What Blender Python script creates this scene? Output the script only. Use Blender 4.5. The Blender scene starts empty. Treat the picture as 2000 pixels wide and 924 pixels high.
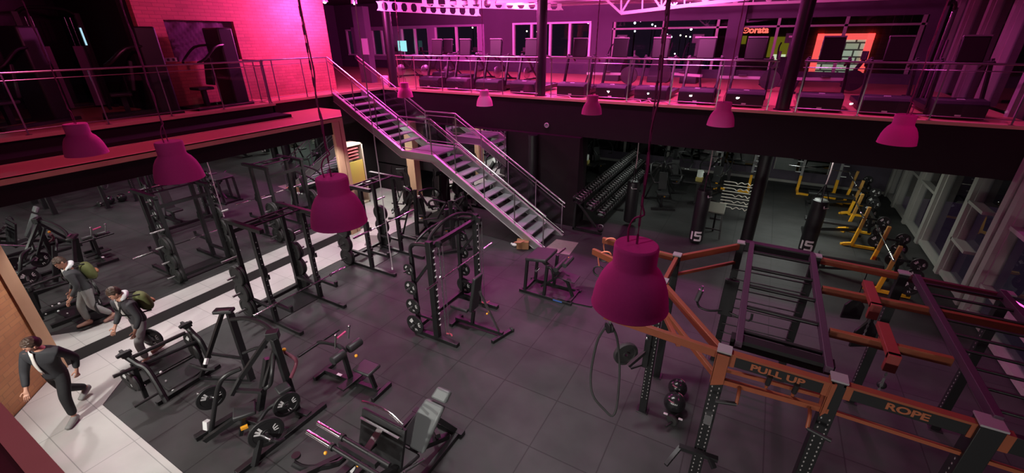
import bpy, math, random
from mathutils import Vector as V, Matrix
random.seed(7)
S = bpy.context.scene
COL = S.collection
PI = math.pi
# ------------------------------------------------------------ camera
cy, sy, cp, sp = math.cos(-.51593), math.sin(-.51593), math.cos(.43074), math.sin(.43074)
rl = -.0071265
fw = V((sy*cp, cy*cp, -sp)); rt = V((cy, -sy, 0)); up = rt.cross(fw)
r2 = rt*math.cos(rl)+up*math.sin(rl); u2 = -rt*math.sin(rl)+up*math.cos(rl)
cam = bpy.data.objects.new('camera', bpy.data.cameras.new('camera')); COL.objects.link(cam)
cam.matrix_world = Matrix(((r2.x, u2.x, -fw.x, 0), (r2.y, u2.y, -fw.y, 0), (r2.z, u2.z, -fw.z, 5.45), (0, 0, 0, 1)))
cam.data.sensor_fit = 'HORIZONTAL'; cam.data.sensor_width = 36; cam.data.lens = 841.48/2000*36
cam.data.clip_start = .02; cam.data.clip_end = 300
S.camera = cam
# ------------------------------------------------------------ world, exposure
W = bpy.data.worlds.new('night'); S.world = W; W.use_nodes = True
W.node_tree.nodes['Background'].inputs[0].default_value = (.012, .006, .014, 1)
W.node_tree.nodes['Background'].inputs[1].default_value = 1
S.view_settings.view_transform = 'Standard'; S.view_settings.look = 'None'
S.view_settings.gamma = 1; S.view_settings.exposure = .12; S.view_settings.use_curve_mapping = False
# ------------------------------------------------------------ lights
def area(name, loc, target, size, power, color, sy_=None, spread=PI):
    d = bpy.data.lights.new(name, 'AREA'); d.energy = power; d.color = color; d.size = size
    if sy_: d.shape = 'RECTANGLE'; d.size_y = sy_
    d.spread = spread
    o = bpy.data.objects.new(name, d); COL.objects.link(o); o.location = loc
    o.rotation_euler = (V(target)-V(loc)).to_track_quat('-Z', 'Y').to_euler(); return o
def point(name, loc, power, color, r=.08):
    d = bpy.data.lights.new(name, 'POINT'); d.energy = power; d.color = color; d.shadow_soft_size = r
    o = bpy.data.objects.new(name, d); COL.objects.link(o); o.location = loc; return o
WH = (1, .97, .9); PK = (1, .05, .42)
PKW = (1, .10, .60)
# white ceiling panels under the near balcony and the back balcony
def spot(name, loc, target, power, color, ang=110, r=.12, blend=.7):
    d = bpy.data.lights.new(name, 'SPOT'); d.energy = power; d.color = color; d.shadow_soft_size = r
    d.spot_size = math.radians(ang); d.spot_blend = blend
    o = bpy.data.objects.new(name, d); COL.objects.link(o); o.location = loc
    o.rotation_euler = (V(target)-V(loc)).to_track_quat('-Z', 'Y').to_euler(); return o
for x_, p_ in ((-7.8, 330), (-5.6, 270), (-3.4, 330), (-1.2, 260), (1.2, 210), (3.4, 150)):
    spot('downlight_near', (x_, -.6, 2.72), (x_, 3.4, 0), p_, WH, 96, .07)
spot('downlight_left', (-9.8, -.3, 2.72), (-9.0, 2.0, 0), 420, (.98, 1, .93), 110, .14)
spot('downlight_hall', (-4.2, 5.2, 7.2), (-4.2, 5.6, 0), 800, (1, .95, .95), 78, .3)
point('pink_fill_near', (-2.0, .3, 7.2), 58, (1, .52, .78), .15)  # unseen pink fill added to brighten the pendant lamps
for y_ in (2.0, 4.0, 6.0, 7.7): spot('downlight_walkway', (-9.75, y_, 3.35), (-9.6, y_, 0), 185, (1, .96, .93), 92, .05)
spot('downlight_hall', (-2.4, 5.8, 7.2), (-0.6, 6.6, 0), 560, (1, .96, .95), 80, .3)
area('panel_light_stairs', (-7.2, 11.3, 5.9), (-7, 10, 0), 1.0, 0.1, WH, 1)
area('panel_light_under_stairs', (-11.6, 10.4, 2.7), (-10.6, 9.6, 0), .9, 70, WH, .9)
spot('fill_spot_stairs', (-6.6, 9.0, 7.2), (-6.2, 10.4, 1.2), 650, (.94, 1, .97), 40, .2, .8)  # added spot that brightens the lower stair flight
area('panel_light_back_a', (1.4, 14.5, 2.7), (1.4, 14.5, 0), .9, 75, (.93, 1, .93), 3)
area('panel_light_back_b', (-3.5, 15.5, 2.7), (-3.5, 15.5, 0), .5, 18, (.93, 1, .93), .5)
area('panel_light_back_c', (-7.4, 12.9, 2.7), (-7.4, 11, 0), 1, 30, WH, .6)
area('panel_light_windows', (3.0, 15, 2.7), (4.0, 14.5, 0), .5, 22, (.95, 1, .8), 4)
# pink floodlights on the roof steel, then added pink fills for rail and truss
point('pink_flood', (-12.1, 9.9, 6.45), 420, PKW, .09)
point('pink_flood', (-11.7, 10.9, 6.5), 200, PKW, .06)
point('pink_flood_hall', (-1.6, 5.2, 6.9), 18, PK, .12)
point('pink_flood_hall', (-6.5, 6.5, 6.9), 18, PK, .12)
point('pink_flood_left', (-9.4, 3.4, 6.9), 120, (1, .12, .34), .12)
point('pink_flood_right', (3.4, 6.2, 6.9), 110, PK, .12)
for x_, p_ in ((-10, 800), (-7.4, 800), (-4.6, 720), (-1.8, 540), (1.2, 330), (3.4, 90)):
    spot('pink_flood_back', (x_, 13.6, 6.9), (x_, 14.0, 3.85), p_, PKW, 150, .12)
for x_, p_ in ((-13, 520), (-8, 400), (-3.5, 220)): point('pink_flood_back', (x_, 17.5, 6.7), p_, (1, .09, .60), .12)
area('pink_fill_rail', (-5, 11.2, 6.9), (-5, 12.3, 3.9), 8, 55, PKW, .2, math.radians(70))  # added pink strip aimed at the balcony edge trim and railing
area('pink_fill_truss', (-9, 9.5, 6.6), (-8, 13.5, 6.4), 1.2, 110, (1, .16, .62), .3, math.radians(80))  # added out of view to brighten the left roof steel
area('pink_fill_truss', (-2.2, 9.5, 6.7), (-2.4, 12.8, 6.45), 1.2, 110, (1, .16, .62), .3, math.radians(80))  # second added fill, out of view, brightening the right truss
# ------------------------------------------------------------ materials
MATS = {}; KIDS = {}
def mat(name, col, rough=.5, metal=0, emit=None, es=0, alpha=None, spec=.5):
    if name in MATS: return MATS[name]
    m = bpy.data.materials.new(name); m.use_nodes = True; b = m.node_tree.nodes['Principled BSDF']
    b.inputs['Base Color'].default_value = (*col, 1); b.inputs['Roughness'].default_value = rough
    b.inputs['Metallic'].default_value = metal; b.inputs['Specular IOR Level'].default_value = spec
    if emit: b.inputs['Emission Color'].default_value = (*emit, 1); b.inputs['Emission Strength'].default_value = es
    MATS[name] = m; return m
def nodes(m): return m.node_tree.nodes, m.node_tree.links, m.node_tree.nodes['Principled BSDF']
def noisy(name, c1, c2, scale, rough=.6, bump=0, det=4, metal=0):
    m = mat(name, c1, rough, metal); N, L, b = nodes(m)
    tc = N.new('ShaderNodeTexCoord'); n = N.new('ShaderNodeTexNoise'); n.inputs['Scale'].default_value = scale; n.inputs['Detail'].default_value = det
    r = N.new('ShaderNodeMix'); r.data_type = 'RGBA'; r.inputs[6].default_value = (*c1, 1); r.inputs[7].default_value = (*c2, 1)
    L.new(tc.outputs['Object'], n.inputs['Vector']); L.new(n.outputs['Fac'], r.inputs[0]); L.new(r.outputs[2], b.inputs['Base Color'])
    if bump:
        bp = N.new('ShaderNodeBump'); bp.inputs['Strength'].default_value = bump; bp.inputs['Distance'].default_value = .01
        L.new(n.outputs['Fac'], bp.inputs['Height']); L.new(bp.outputs[0], b.inputs['Normal'])
    return m
def bricks(name, c1, c2, mort, bw, bh, rough=.7, offset=.5, ms=.01, plane='yz', bump=.5, noise=0.0):
    m = mat(name, c1, rough); N, L, b = nodes(m)
    g = N.new('ShaderNodeNewGeometry'); s = N.new('ShaderNodeSeparateXYZ'); c = N.new('ShaderNodeCombineXYZ')
    L.new(g.outputs['Position'], s.inputs[0]); a = {'x': 0, 'y': 1, 'z': 2}
    L.new(s.outputs[a[plane[0]]], c.inputs[0]); L.new(s.outputs[a[plane[1]]], c.inputs[1])
    t = N.new('ShaderNodeTexBrick'); t.offset = offset; t.squash = 1
    for i, v in (('Color1', c1), ('Color2', c2), ('Mortar', mort)): t.inputs[i].default_value = (*v, 1)
    t.inputs['Scale'].default_value = 1; t.inputs['Mortar Size'].default_value = ms; t.inputs['Brick Width'].default_value = bw; t.inputs['Row Height'].default_value = bh
    L.new(c.outputs[0], t.inputs['Vector'])
    out = t.outputs['Color']
    if noise:
        n = N.new('ShaderNodeTexNoise'); n.inputs['Scale'].default_value = 1.3; n.inputs['Detail'].default_value = 6
        L.new(g.outputs['Position'], n.inputs['Vector'])
        mr = N.new('ShaderNodeMapRange'); mr.inputs['From Min'].default_value = .3; mr.inputs['From Max'].default_value = .7
        mr.inputs['To Min'].default_value = 1-noise; mr.inputs['To Max'].default_value = 1+noise
        L.new(n.outputs['Fac'], mr.inputs[0])
        vm = N.new('ShaderNodeVectorMath'); vm.operation = 'SCALE'; L.new(out, vm.inputs[0]); L.new(mr.outputs[0], vm.inputs['Scale']); out = vm.outputs[0]
    L.new(out, b.inputs['Base Color'])
    if bump:
        bp = N.new('ShaderNodeBump'); bp.inputs['Strength'].default_value = bump; bp.inputs['Distance'].default_value = .008; bp.invert = True
        L.new(t.outputs['Fac'], bp.inputs['Height']); L.new(bp.outputs[0], b.inputs['Normal'])
    return m
blk = mat('black_paint', (.011, .011, .012), .42)
blk2 = mat('black_plastic', (.014, .014, .015), .5)
rub = mat('black_rubber', (.02, .02, .02), .7)
pad = mat('black_leather', (.026, .027, .028), .45)
steel = mat('brushed_steel', (.46, .45, .46), .3, 1)
chrome = mat('chrome', (.85, .85, .86), .15, 1)
white = mat('white_print', (.75, .75, .75), .5)
yel = mat('yellow_paint', (.85, .42, .02), .4)
amber = mat('amber_knob', (.9, .4, .03), .4)
orng = noisy('orange_paint', (.27, .068, .026), (.21, .05, .022), 9, .5)
wallblk = noisy('black_wall', (.021, .016, .018), (.016, .012, .014), 3, .95)
wallblk.node_tree.nodes['Principled BSDF'].inputs['Specular IOR Level'].default_value = .2
dkwall = noisy('dark_grey_wall', (.09, .07, .10), (.075, .06, .085), 2, .85)
floorrub = bricks('rubber_tiles', (.034, .034, .034), (.029, .030, .030), (.012, .012, .012), 1.0, 1.0, .66, 0, .009, 'xy', .4, .35)
whitefl = bricks('white_tiles', (.52, .51, .49), (.48, .47, .46), (.3, .3, .29), 1.2, .6, .28, 0, .006, 'xy', .1, .1)
upfl = noisy('terracotta_floor', (.60, .27, .17), (.50, .22, .14), 5, .35)
peach = noisy('peach_wood', (.66, .42, .27), (.58, .36, .22), 6, .55)
brk_up = bricks('painted_brick', (.62, .18, .16), (.52, .15, .135), (.40, .12, .11), .26, .085, .7, .5, .006, 'yz', .6, .15)
brk_lo = bricks('orange_brick', (.52, .25, .11), (.44, .20, .09), (.40, .2, .1), .26, .085, .75, .5, .006, 'xz', .6, .2)
mirror = mat('mirror_glass', (.80, .83, .81), .01, 1)
winfr = mat('window_frame_grey', (.30, .29, .27), .5)
winfrw = mat('window_frame_white', (.8, .8, .8), .45)
shade_m = noisy('magenta_lit_felt', (.80, .10, .42), (.72, .088, .38), 60, .9, .1)  # pink light on the lamps is partly mixed into the felt colour
fabricbag = mat('bag_vinyl', (.016, .016, .018), .4)
def glassmat(name, tint=(.9, .95, .93), refl=1.0):
    m = bpy.data.materials.new(name); m.use_nodes = True; N = m.node_tree.nodes; L = m.node_tree.links; N.clear()
    o = N.new('ShaderNodeOutputMaterial'); mx = N.new('ShaderNodeMixShader'); t = N.new('ShaderNodeBsdfTransparent'); g = N.new('ShaderNodeBsdfGlossy')
    t.inputs[0].default_value = (*tint, 1); g.inputs['Roughness'].default_value = .01; g.inputs[0].default_value = (refl, refl, refl, 1)
    f = N.new('ShaderNodeFresnel'); f.inputs[0].default_value = 1.45
    gg = N.new('ShaderNodeNewGeometry'); iv = N.new('ShaderNodeMath'); iv.operation = 'SUBTRACT'; iv.inputs[0].default_value = 1
    ml = N.new('ShaderNodeMath'); ml.operation = 'MULTIPLY'
    L.new(gg.outputs['Backfacing'], iv.inputs[1]); L.new(iv.outputs[0], ml.inputs[0]); L.new(f.outputs[0], ml.inputs[1])
    L.new(ml.outputs[0], mx.inputs[0]); L.new(t.outputs[0], mx.inputs[1]); L.new(g.outputs[0], mx.inputs[2]); L.new(mx.outputs[0], o.inputs[0])
    return m
glass = glassmat('clear_glass')
nightglass = glassmat('night_glass', (.75, .78, .8))
# ------------------------------------------------------------ mesh helpers
class G:
    def __init__(s): s.v = []; s.f = []; s.c = []
    def add(s, vs, fs):
        s.c.append((len(s.v), len(s.f))); n = len(s.v); s.v += [tuple(v) for v in vs]; s.f += [tuple(i+n for i in f) for f in fs]; return s
    def box(s, c, d, R=None):
        c = V(c); x, y, z = d[0]/2, d[1]/2, d[2]/2
        p = [V((i, j, k)) for i in (-x, x) for j in (-y, y) for k in (-z, z)]
        if R is not None: p = [R @ q for q in p]
        return s.add([c+q for q in p], [(0, 1, 3, 2), (4, 6, 7, 5), (0, 4, 5, 1), (2, 3, 7, 6), (0, 2, 6, 4), (1, 5, 7, 3)])
    def b2(s, a, b):
        return s.box([(a[i]+b[i])/2 for i in range(3)], [abs(a[i]-b[i]) for i in range(3)])
    def bar(s, a, b, w, h=None, upv=(0, 0, 1)):
        h = h or w; a = V(a); b = V(b); d = (b-a); l = d.length
        if l < 1e-6: return s
        d.normalize(); u = V(upv)
        if abs(d.dot(u)) > .99: u = V((0, 1, 0)) if abs(d.y) < .9 else V((1, 0, 0))
        x = d.cross(u).normalized(); z = x.cross(d).normalized()
        R = Matrix((x, d, z)).transposed()
        return s.box((a+b)/2, (w, l, h), R)
    def tube(s, pts, r, n=8, smooth=0, closed=False, caps=True):
        P = [V(p) for p in pts]
        if smooth and len(P) > 2:
            Q = []
            m = len(P)
            for i in range(m if closed else m-1):
                p0 = P[(i-1) % m] if closed or i > 0 else P[0]; p1 = P[i]; p2 = P[(i+1) % m]; p3 = P[(i+2) % m] if closed or i < m-2 else P[-1]
                for k in range(smooth):
                    t = k/smooth
                    Q.append(.5*((2*p1)+(-p0+p2)*t+(2*p0-5*p1+4*p2-p3)*t*t+(-p0+3*p1-3*p2+p3)*t**3))
            if not closed: Q.append(P[-1])
            P = Q
        m = len(P); vs = []; fs = []; pu = None
        for i, p in enumerate(P):
            a = P[(i-1) % m] if closed or i > 0 else P[i]; b = P[(i+1) % m] if closed or i < m-1 else P[i]
            d = (b-a)
            d = d.normalized() if d.length > 1e-9 else V((0, 0, 1))
            if pu is None:
                u = V((0, 0, 1)) if abs(d.z) < .9 else V((1, 0, 0))
            else: u = pu
            x = d.cross(u)
            x = x.normalized() if x.length > 1e-6 else d.orthogonal().normalized()
            y = x.cross(d).normalized(); pu = y
            rr = r[min(i, len(r)-1)] if isinstance(r, (list, tuple)) else r
            vs += [p+x*rr*math.cos(2*PI*k/n)+y*rr*math.sin(2*PI*k/n) for k in range(n)]
        for i in range(m if closed else m-1):
            j = (i+1) % m
            fs += [(i*n+k, i*n+(k+1) % n, j*n+(k+1) % n, j*n+k) for k in range(n)]
        if caps and not closed: fs += [tuple(range(n))[::-1], tuple((m-1)*n+k for k in range(n))]
        return s.add(vs, fs)
    def lathe(s, prof, c=(0, 0, 0), axis=(0, 0, 1), n=24, caps=True):
        a = V(axis).normalized(); x = a.orthogonal().normalized(); y = a.cross(x); c = V(c); vs = []; fs = []
        for (r, h) in prof: vs += [c+a*h+(x*math.cos(2*PI*k/n)+y*math.sin(2*PI*k/n))*max(r, 1e-4) for k in range(n)]
        for i in range(len(prof)-1): fs += [(i*n+k, i*n+(k+1) % n, (i+1)*n+(k+1) % n, (i+1)*n+k) for k in range(n)]
        if caps:
            fs.append(tuple(range(n))[::-1]); fs.append(tuple((len(prof)-1)*n+k for k in range(n)))
        return s.add(vs, fs)
    def cyl(s, a, b, r, n=14):
        a = V(a); b = V(b); d = b-a; return s.lathe([(r, 0), (r, d.length)], a, d, n)
    def ball(s, c, r, n=14, sc=(1, 1, 1)):
        m = n//2; vs = []; fs = []
        for i in range(m+1):
            t = PI*i/m
            for k in range(n):
                q = 2*PI*k/n; vs.append(V(c)+V((r*sc[0]*max(math.sin(t), 1e-3)*math.cos(q), r*sc[1]*max(math.sin(t), 1e-3)*math.sin(q), r*sc[2]*math.cos(t))))
        for i in range(m): fs += [(i*n+k, (i+1)*n+k, (i+1)*n+(k+1) % n, i*n+(k+1) % n) for k in range(n)]
        return s.add(vs, fs)
    def prism(s, poly, a, b, plane='xy'):
        # poly 2D in plane, extruded along the third axis between a and b
        n = len(poly)
        def m(p, h): return {'xy': (p[0], p[1], h), 'xz': (p[0], h, p[1]), 'yz': (h, p[0], p[1])}[plane]
        vs = [m(p, a) for p in poly]+[m(p, b) for p in poly]
        fs = [tuple(range(n))[::-1], tuple(range(n, 2*n))]+[(i, (i+1) % n, n+(i+1) % n, n+i) for i in range(n)]
        return s.add(vs, fs)
    def move(s, M):
        s.v = [tuple(M @ V(v)) for v in s.v]; return s
SPLIT = {'cross_member', 'cross_beam', 'rear_beam', 'name_beam_end', 'rail', 'seat', 'stopper', 'bolt_cap', 'guide_rod', 'guide_rail', 'sled_frame', 'ankle_roller', 'chrome_peg', 'weight_horn', 'base_tube', 'rail_support', 'pulley_housing', 'weight_stack', 'shroud', 'foot_bar', 'roof_joist', 'lit_band', 'plate_rib', 'grip', 'rear_post', 'spine', 'eyes', 'shelf', 'grip_band', 'handle_post', 'attachment_arm', 'safety_arm', 'brace', 'column', 'crumpled_wrap', 'base_frame'}
SUBOF = {'printed_mark': 'disc', 'screen': 'console', 'console_rim': 'console', 'display': 'console', 'hood_badge': 'motor_hood', 'front_badge': 'motor_hood', 'end_cap': 'weight', 'lettering': 'name_beam', 'name_beam_edge': 'name_beam', 'name_beam_end': 'name_beam', 'post_holes': 'post', 'post_cap': 'post', 'gusset': 'post', 'pin_holes': 'front_upright', 'catch_pegs': 'upright', 'eyes': 'head', 'mouth': 'head', 'hair': 'head', 'backpack_pocket': 'backpack', 'lens': 'lamp_housing', 'slots': 'side_panel', 'flange': 'stringer', 'printed_number': 'bag_body', 'emblem': 'bag_body', 'print': 'ball_body', 'head_plate': 'head_pad', 'chrome_handle': 'foot_plate', 'plate_rib': 'foot_plate', 'bin_liner': 'bin_body', 'socket': 'plate'}
def subparent(name, parent):
    if parent is None or name not in SUBOF: return parent
    for c in reversed(KIDS.get(parent.name, [])):
        if c.name.split('.')[0] == SUBOF[name]: return c
    return parent
def mk(name, g, m, parent=None, bevel=0, smooth=True, label=None, sub=0):
    parent = subparent(name, parent)
    if parent is not None and name in SPLIT and len(g.c) > 1:
        o = None
        for i, (a, b) in enumerate(g.c):
            a2, b2 = g.c[i+1] if i+1 < len(g.c) else (len(g.v), len(g.f))
            h = G(); h.add(g.v[a:a2], [tuple(q-a for q in f) for f in g.f[b:b2]])
            o = mk('eye' if name == 'eyes' else name, h, m, parent, bevel, smooth, label, sub)
        return o
    me = bpy.data.meshes.new(name); me.from_pydata(g.v, [], g.f); me.update()
    import bmesh
    bm = bmesh.new(); bm.from_mesh(me); bmesh.ops.recalc_face_normals(bm, faces=bm.faces); bm.to_mesh(me); bm.free()
    me.materials.append(m)
    if smooth:
        me.polygons.foreach_set('use_smooth', [True]*len(me.polygons))
        try: me.set_sharp_from_angle(angle=math.radians(35))
        except Exception: pass
    o = bpy.data.objects.new(name, me); COL.objects.link(o)
    if parent: o.parent = parent; KIDS.setdefault(parent.name, []).append(o)
    if label: o['label'] = label
    if bevel:
        b = o.modifiers.new('bevel', 'BEVEL'); b.width = bevel; b.segments = 2; b.limit_method = 'ANGLE'; b.angle_limit = .6
    if sub:
        b = o.modifiers.new('sub', 'SUBSURF'); b.levels = sub; b.render_levels = sub
    return o
def thing(name, label, cat, loc=(0, 0, 0), rz=0, group=None):
    o = bpy.data.objects.new(name, None); COL.objects.link(o); o.empty_display_size = .1
    o.location = loc; o.rotation_euler = (0, 0, rz); o['label'] = label; o['category'] = cat
    if group: o['group'] = group
    return o
def tag(o, label, cat, group=None, kind=None):
    o['label'] = label; o['category'] = cat
    if group: o['group'] = group
    if kind: o['kind'] = kind
    return o
def struct(name, g, m, parent=None, **k):
    o = mk(name, g, m, parent, smooth=False, **k)
    if not parent: o['kind'] = 'structure'
    return o
def dup(root, loc=None, rz=None, label=None, group=None, parent=None):
    kids = KIDS.get(root.name, [])
    r = root.copy(); COL.objects.link(r)
    if parent is not None: r.parent = parent; KIDS.setdefault(parent.name, []).append(r)
    if loc is not None: r.location = loc
    if rz is not None: r.rotation_euler = (0, 0, rz)
    if label: r['label'] = label
    if group: r['group'] = group
    for c in kids: dup(c, parent=r)
    return r
def text(name, body, size, m, M, parent=None, ext=.002, bold=False):
    cu = bpy.data.curves.new(name, 'FONT'); cu.body = body; cu.size = size; cu.extrude = ext; cu.align_x = 'CENTER'; cu.align_y = 'CENTER'
    if bold: cu.offset = size*.035
    tmp = bpy.data.objects.new('tmp', cu); COL.objects.link(tmp)
    bpy.context.view_layer.update()
    me = bpy.data.meshes.new_from_object(tmp.evaluated_get(bpy.context.evaluated_depsgraph_get()))
    bpy.data.objects.remove(tmp); me.transform(M); me.materials.clear(); me.materials.append(m)
    parent = subparent(name, parent)
    o = bpy.data.objects.new(name, me); COL.objects.link(o)
    if parent: o.parent = parent; KIDS.setdefault(parent.name, []).append(o)
    return o
def frame(o, x, y):   # matrix whose local X, Y map to the given directions
    x = V(x).normalized(); y = V(y).normalized(); z = x.cross(y); M = Matrix((x, y, z)).transposed().to_4x4(); M.translation = V(o); return M
# ============================================================ SETTING
U = 3.85
YF = 12.08
# floors
struct('floor', G().b2((-26, -6, -.2), (4.9, 20.5, 0)), floorrub)
wf = G().prism([(-10.9, -3), (-9.39, .45), (-10.3, 1.3), (-10.3, 8.6), (-11.5, 9.6), (-13, 9.6), (-13, 11.9), (-9.2, 11.9), (-9.2, 2.0), (-8.5, 1.28), (-3.0, 1.28), (-3.0, -3)], 0, .012)
struct('floor_white_tiles', wf, whitefl)
# upper slabs
def slab(name, poly, edge, m=upfl):
    o = struct(name, G().prism(poly, U-.02, U), m); return o
XL, XR = -11.9, -12.25
up_poly = [(XL, .1), (XL, 7.6), (XR, 7.6), (XR, YF), (4.7, YF), (4.7, 21.2), (-26, 21.2), (-26, .1)]
slab('floor_upper', up_poly, None)
struct('floor_upper_near', G().b2((-26, -4, U-.02), (4.7, .06, U)), mat('dark_red_floor', (.10, .03, .03), .6))
struct('trim_1', G().b2((-11.9, .06, U-.25), (4.7, .14, U+.012)), peach)
# black fascias with a pale edge strip
fb = G(); fb.b2((-26, YF+.03, 2.8), (4.7, YF+.35, U-.03)); struct('wall_back_fascia', fb, wallblk)
fl = G().b2((-12.2, .1, 2.85), (XL-.03, 7.6, U-.03)).b2((-12.6, 7.6, 2.85), (XR-.03, YF+.03, U-.03)).b2((-12.2, 7.55, 2.85), (XL-.03, 7.63, U-.03))
struct('wall_left_fascia', fl, wallblk)
struct('trim_2', G().b2((XR, YF-.01, U-.055), (4.7, YF+.1, U+.012)), peach)
struct('trim_3', G().b2((XL-.12, .1, U-.055), (XL+.01, 7.6, U+.012)).b2((XR-.12, 7.6, U-.055), (XR+.01, YF, U+.012)).b2((XR, 7.56, U-.055), (XL, 7.64, U+.012)), peach)
struct('ceiling_under_back', G().b2((-12.2, YF+.3, 2.8), (4.7, 20.5, 2.84)), dkwall)
struct('ceiling_under_near', G().b2((-26, -6, 2.8), (4.7, .05, 2.84)), dkwall)
# lower walls
struct('wall_left', G().b2((-13.0, -.5, 0), (-12.85, 12.2, 2.85)), wallblk)
struct('wall_front', G().b2((-26, -6.1, -.2), (4.9, -6, 8)), dkwall)
struct('wall_back_lower', G().b2((-13, 20.4, 0), (4.7, 20.6, 2.8)), dkwall)
struct('baseboard_back', G().b2((-13, 20.36, 0), (4.7, 20.4, .10)), winfr)
dbk = G(); a = V((-10.3, 1.28, 0)); b = V((-8.4, -.55, 0)); n = V((b-a).cross(V((0, 0, 1)))).normalized()*-.15
dbk.prism([a[:2], b[:2], (b-n)[:2], (a-n)[:2]], 0, 3.5)
struct('wall_left_brick', dbk, brk_lo)
struct('wall_left_storage', G().b2((-12.85, .9, 0), (-10.6, 1.2, 3.5)), wallblk)
# ---- mirror box on the left
MX = -10.25; ZT = 3.5
struct('wall_left_box', G().prism([(MX-.04, 1.3), (MX-.04, 8.3), (-11.25, 9.15), (-12.84, 9.2), (-12.84, 1.3)], 0, ZT-.02), wallblk)
struct('trim_4', G().prism([(MX+.03, 1.3), (MX+.03, 8.42), (-11.25, 9.25), (-12.84, 9.3), (-12.84, 1.3)], ZT-.02, ZT+.003), upfl)
struct('wall_left_upstand', G().b2((-11.92, 1.2, ZT), (-11.27, 7.62, ZT+.10)), wallblk)
struct('trim_5', G().b2((MX-.04, 1.3, ZT-.11), (MX+.03, 8.42, ZT+.006)).b2((-11.27, 1.3, ZT), (-11.22, 7.62, ZT+.02)), peach)
struct('trim_6', G().b2((MX-.04, 8.06, 0), (MX+.05, 8.26, ZT-.11)).b2((MX-.2, 8.30, 0), (MX+.03, 8.42, ZT-.11)), peach)
struct('trim_7', G().b2((MX-.04, 1.22, 0), (MX+.07, 1.38, 3.4)), peach)
struct('wall_left_mirror_header', G().b2((MX-.04, 1.38, 3.06), (MX, 8.06, ZT-.11)), wallblk)
struct('baseboard_left', G().b2((MX-.04, 1.38, 0), (MX+.012, 8.06, .22)), mat('black_gloss', (.014, .014, .014), .4))
m_ = struct('wall_left_mirror', G().b2((MX-.03, 1.38, .22), (MX-.005, 8.06, 3.06)), mirror)
# ---- back block, mirror behind the stairs, black walls and pillars beneath
struct('wall_back_block', G().b2((-6.88, 11.9, 0), (-4.45, 12.6, 2.8)), wallblk)
struct('wall_back_mirror', G().b2((-9.6, 11.80, 0.1), (-6.89, 11.84, 2.8)), mirror)
struct('wall_back_mirror_panel', G().b2((-9.7, 11.84, 0), (-6.88, 12.1, 2.8)), wallblk)
struct('wall_back_left', G().b2((-12.85, 11.9, 1.05), (-9.7, 12.1, 2.8)).b2((-12.85, 11.9, 0), (-11.0, 12.1, 1.1)), wallblk)
struct('trim_8', G().b2((-11.0, 11.6, 0), (-10.65, 11.9, 2.8)), peach)
struct('wall_pillar', G().b2((-9.75, 11.55, 0), (-9.45, 11.85, 2.8)), wallblk)
# ---- upper brick wall with a window hole, dark glazed wall to its left
BX = -13.3
bw = G(); y0, y1 = 5.55, 10.95
bw.b2((BX-.2, y0, U), (BX, y1, 4.96)); bw.b2((BX-.2, y0, 5.93), (BX, y1, 7.4)); bw.b2((BX-.2, y0, 4.96), (BX, 6.12, 5.93)); bw.b2((BX-.2, 7.84, 4.96), (BX, y1, 5.93))
struct('wall_left_upper', bw, brk_up)
sheet = G(); nx, nz = 40, 22; vs = []; fs = []
for i in range(nx+1):
    for k in range(nz+1):
        y = 6.1+1.76*i/nx; z = 4.94+1.02*k/nz
        s_ = (i/nx+ (1-k/nz))
        vs.append((BX-.12+.02*math.sin(s_*26+3*math.sin(k*.3))+.008*math.sin(i*2.1+k), y, z))
for i in range(nx):
    for k in range(nz): q = i*(nz+1)+k; fs.append((q, q+1, q+nz+2, q+nz+1))
sheet.add(vs, fs)
w1_ = struct('window_1', G().b2((BX-.2, 6.10, 4.94), (BX-.17, 7.86, 5.95)), mat('dark_void', (.01, .008, .012), .3))
mk('plastic_sheet', sheet, mat('plastic_film', (.12, .07, .12), .22), w1_)
struct('wall_left_upper_dark', G().b2((-17.2, .1, U), (-17, 10.95, 7.4)), mat('dark_gloss_wall', (.012, .008, .012), .25))
struct('wall_left_upper_return', G().b2((-17, 5.35, U), (BX-.2, 5.55, 7.4)), wallblk)
struct('wall_far_left_upper', G().b2((-25, 10.95, U), (-24.8, 21.3, 7.4)), dkwall)
# upper back wall with openings
YB = 21.2
def wall_holes(name, x0, x1, z0, z1, holes, m, y=YB, th=.2):
    g = G(); xs = x0
    for (a, b, c, d) in sorted(holes):
        g.b2((xs, y, z0), (a, y+th, z1)); g.b2((a, y, z0), (b, y+th, c)); g.b2((a, y, d), (b, y+th, z1)); xs = b
    g.b2((xs, y, z0), (x1, y+th, z1)); return struct(name, g, m)
HO = [(-24.0, -22.6, 4.6, 5.95), (-21.8, -20.2, 4.6, 5.95), (-19.4, -17.4, 4.55, 6.0), (-16.9, -14.0, 4.6, 6.05), (-11.85, -7.75, 4.62, 6.08), (-6.7, 4.3, 4.2, 6.1)]
wall_holes('wall_back_upper', -25, 4.7, U, 7.4, HO, dkwall)
wall_holes('wall_back_upper_pale', -23.5, -13.6, 4.3, 6.15, [h for h in HO[1:4]], mat('lilac_plaster', (.34, .26, .38), .8), YB-.06, .06)
wn = 2
for k, (a, b, c, d) in enumerate(HO[:5]):
    w = struct('window_%d' % wn, G().b2((a, YB+.08, c), (b, YB+.09, d)), nightglass); wn += 1
    g = G(); nn = 2 if b-a < 3 else 4
    g.b2((a-.04, YB-.05, d), (b+.04, YB+.12, d+.08)); g.b2((a-.04, YB-.08, c-.06), (b+.04, YB+.12, c+.02))
    for i in range(nn+1):
        x = a+(b-a)*i/nn; g.b2((x-.05, YB-.03, c), (x+.05, YB+.12, d))
    f = mk('window_frame', g, winfrw, w, smooth=False)
w = struct('window_%d' % wn, G().b2((-6.7, YB+.08, 4.2), (4.3, YB+.09, 6.1)), nightglass); wn += 1
g = G()
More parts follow.
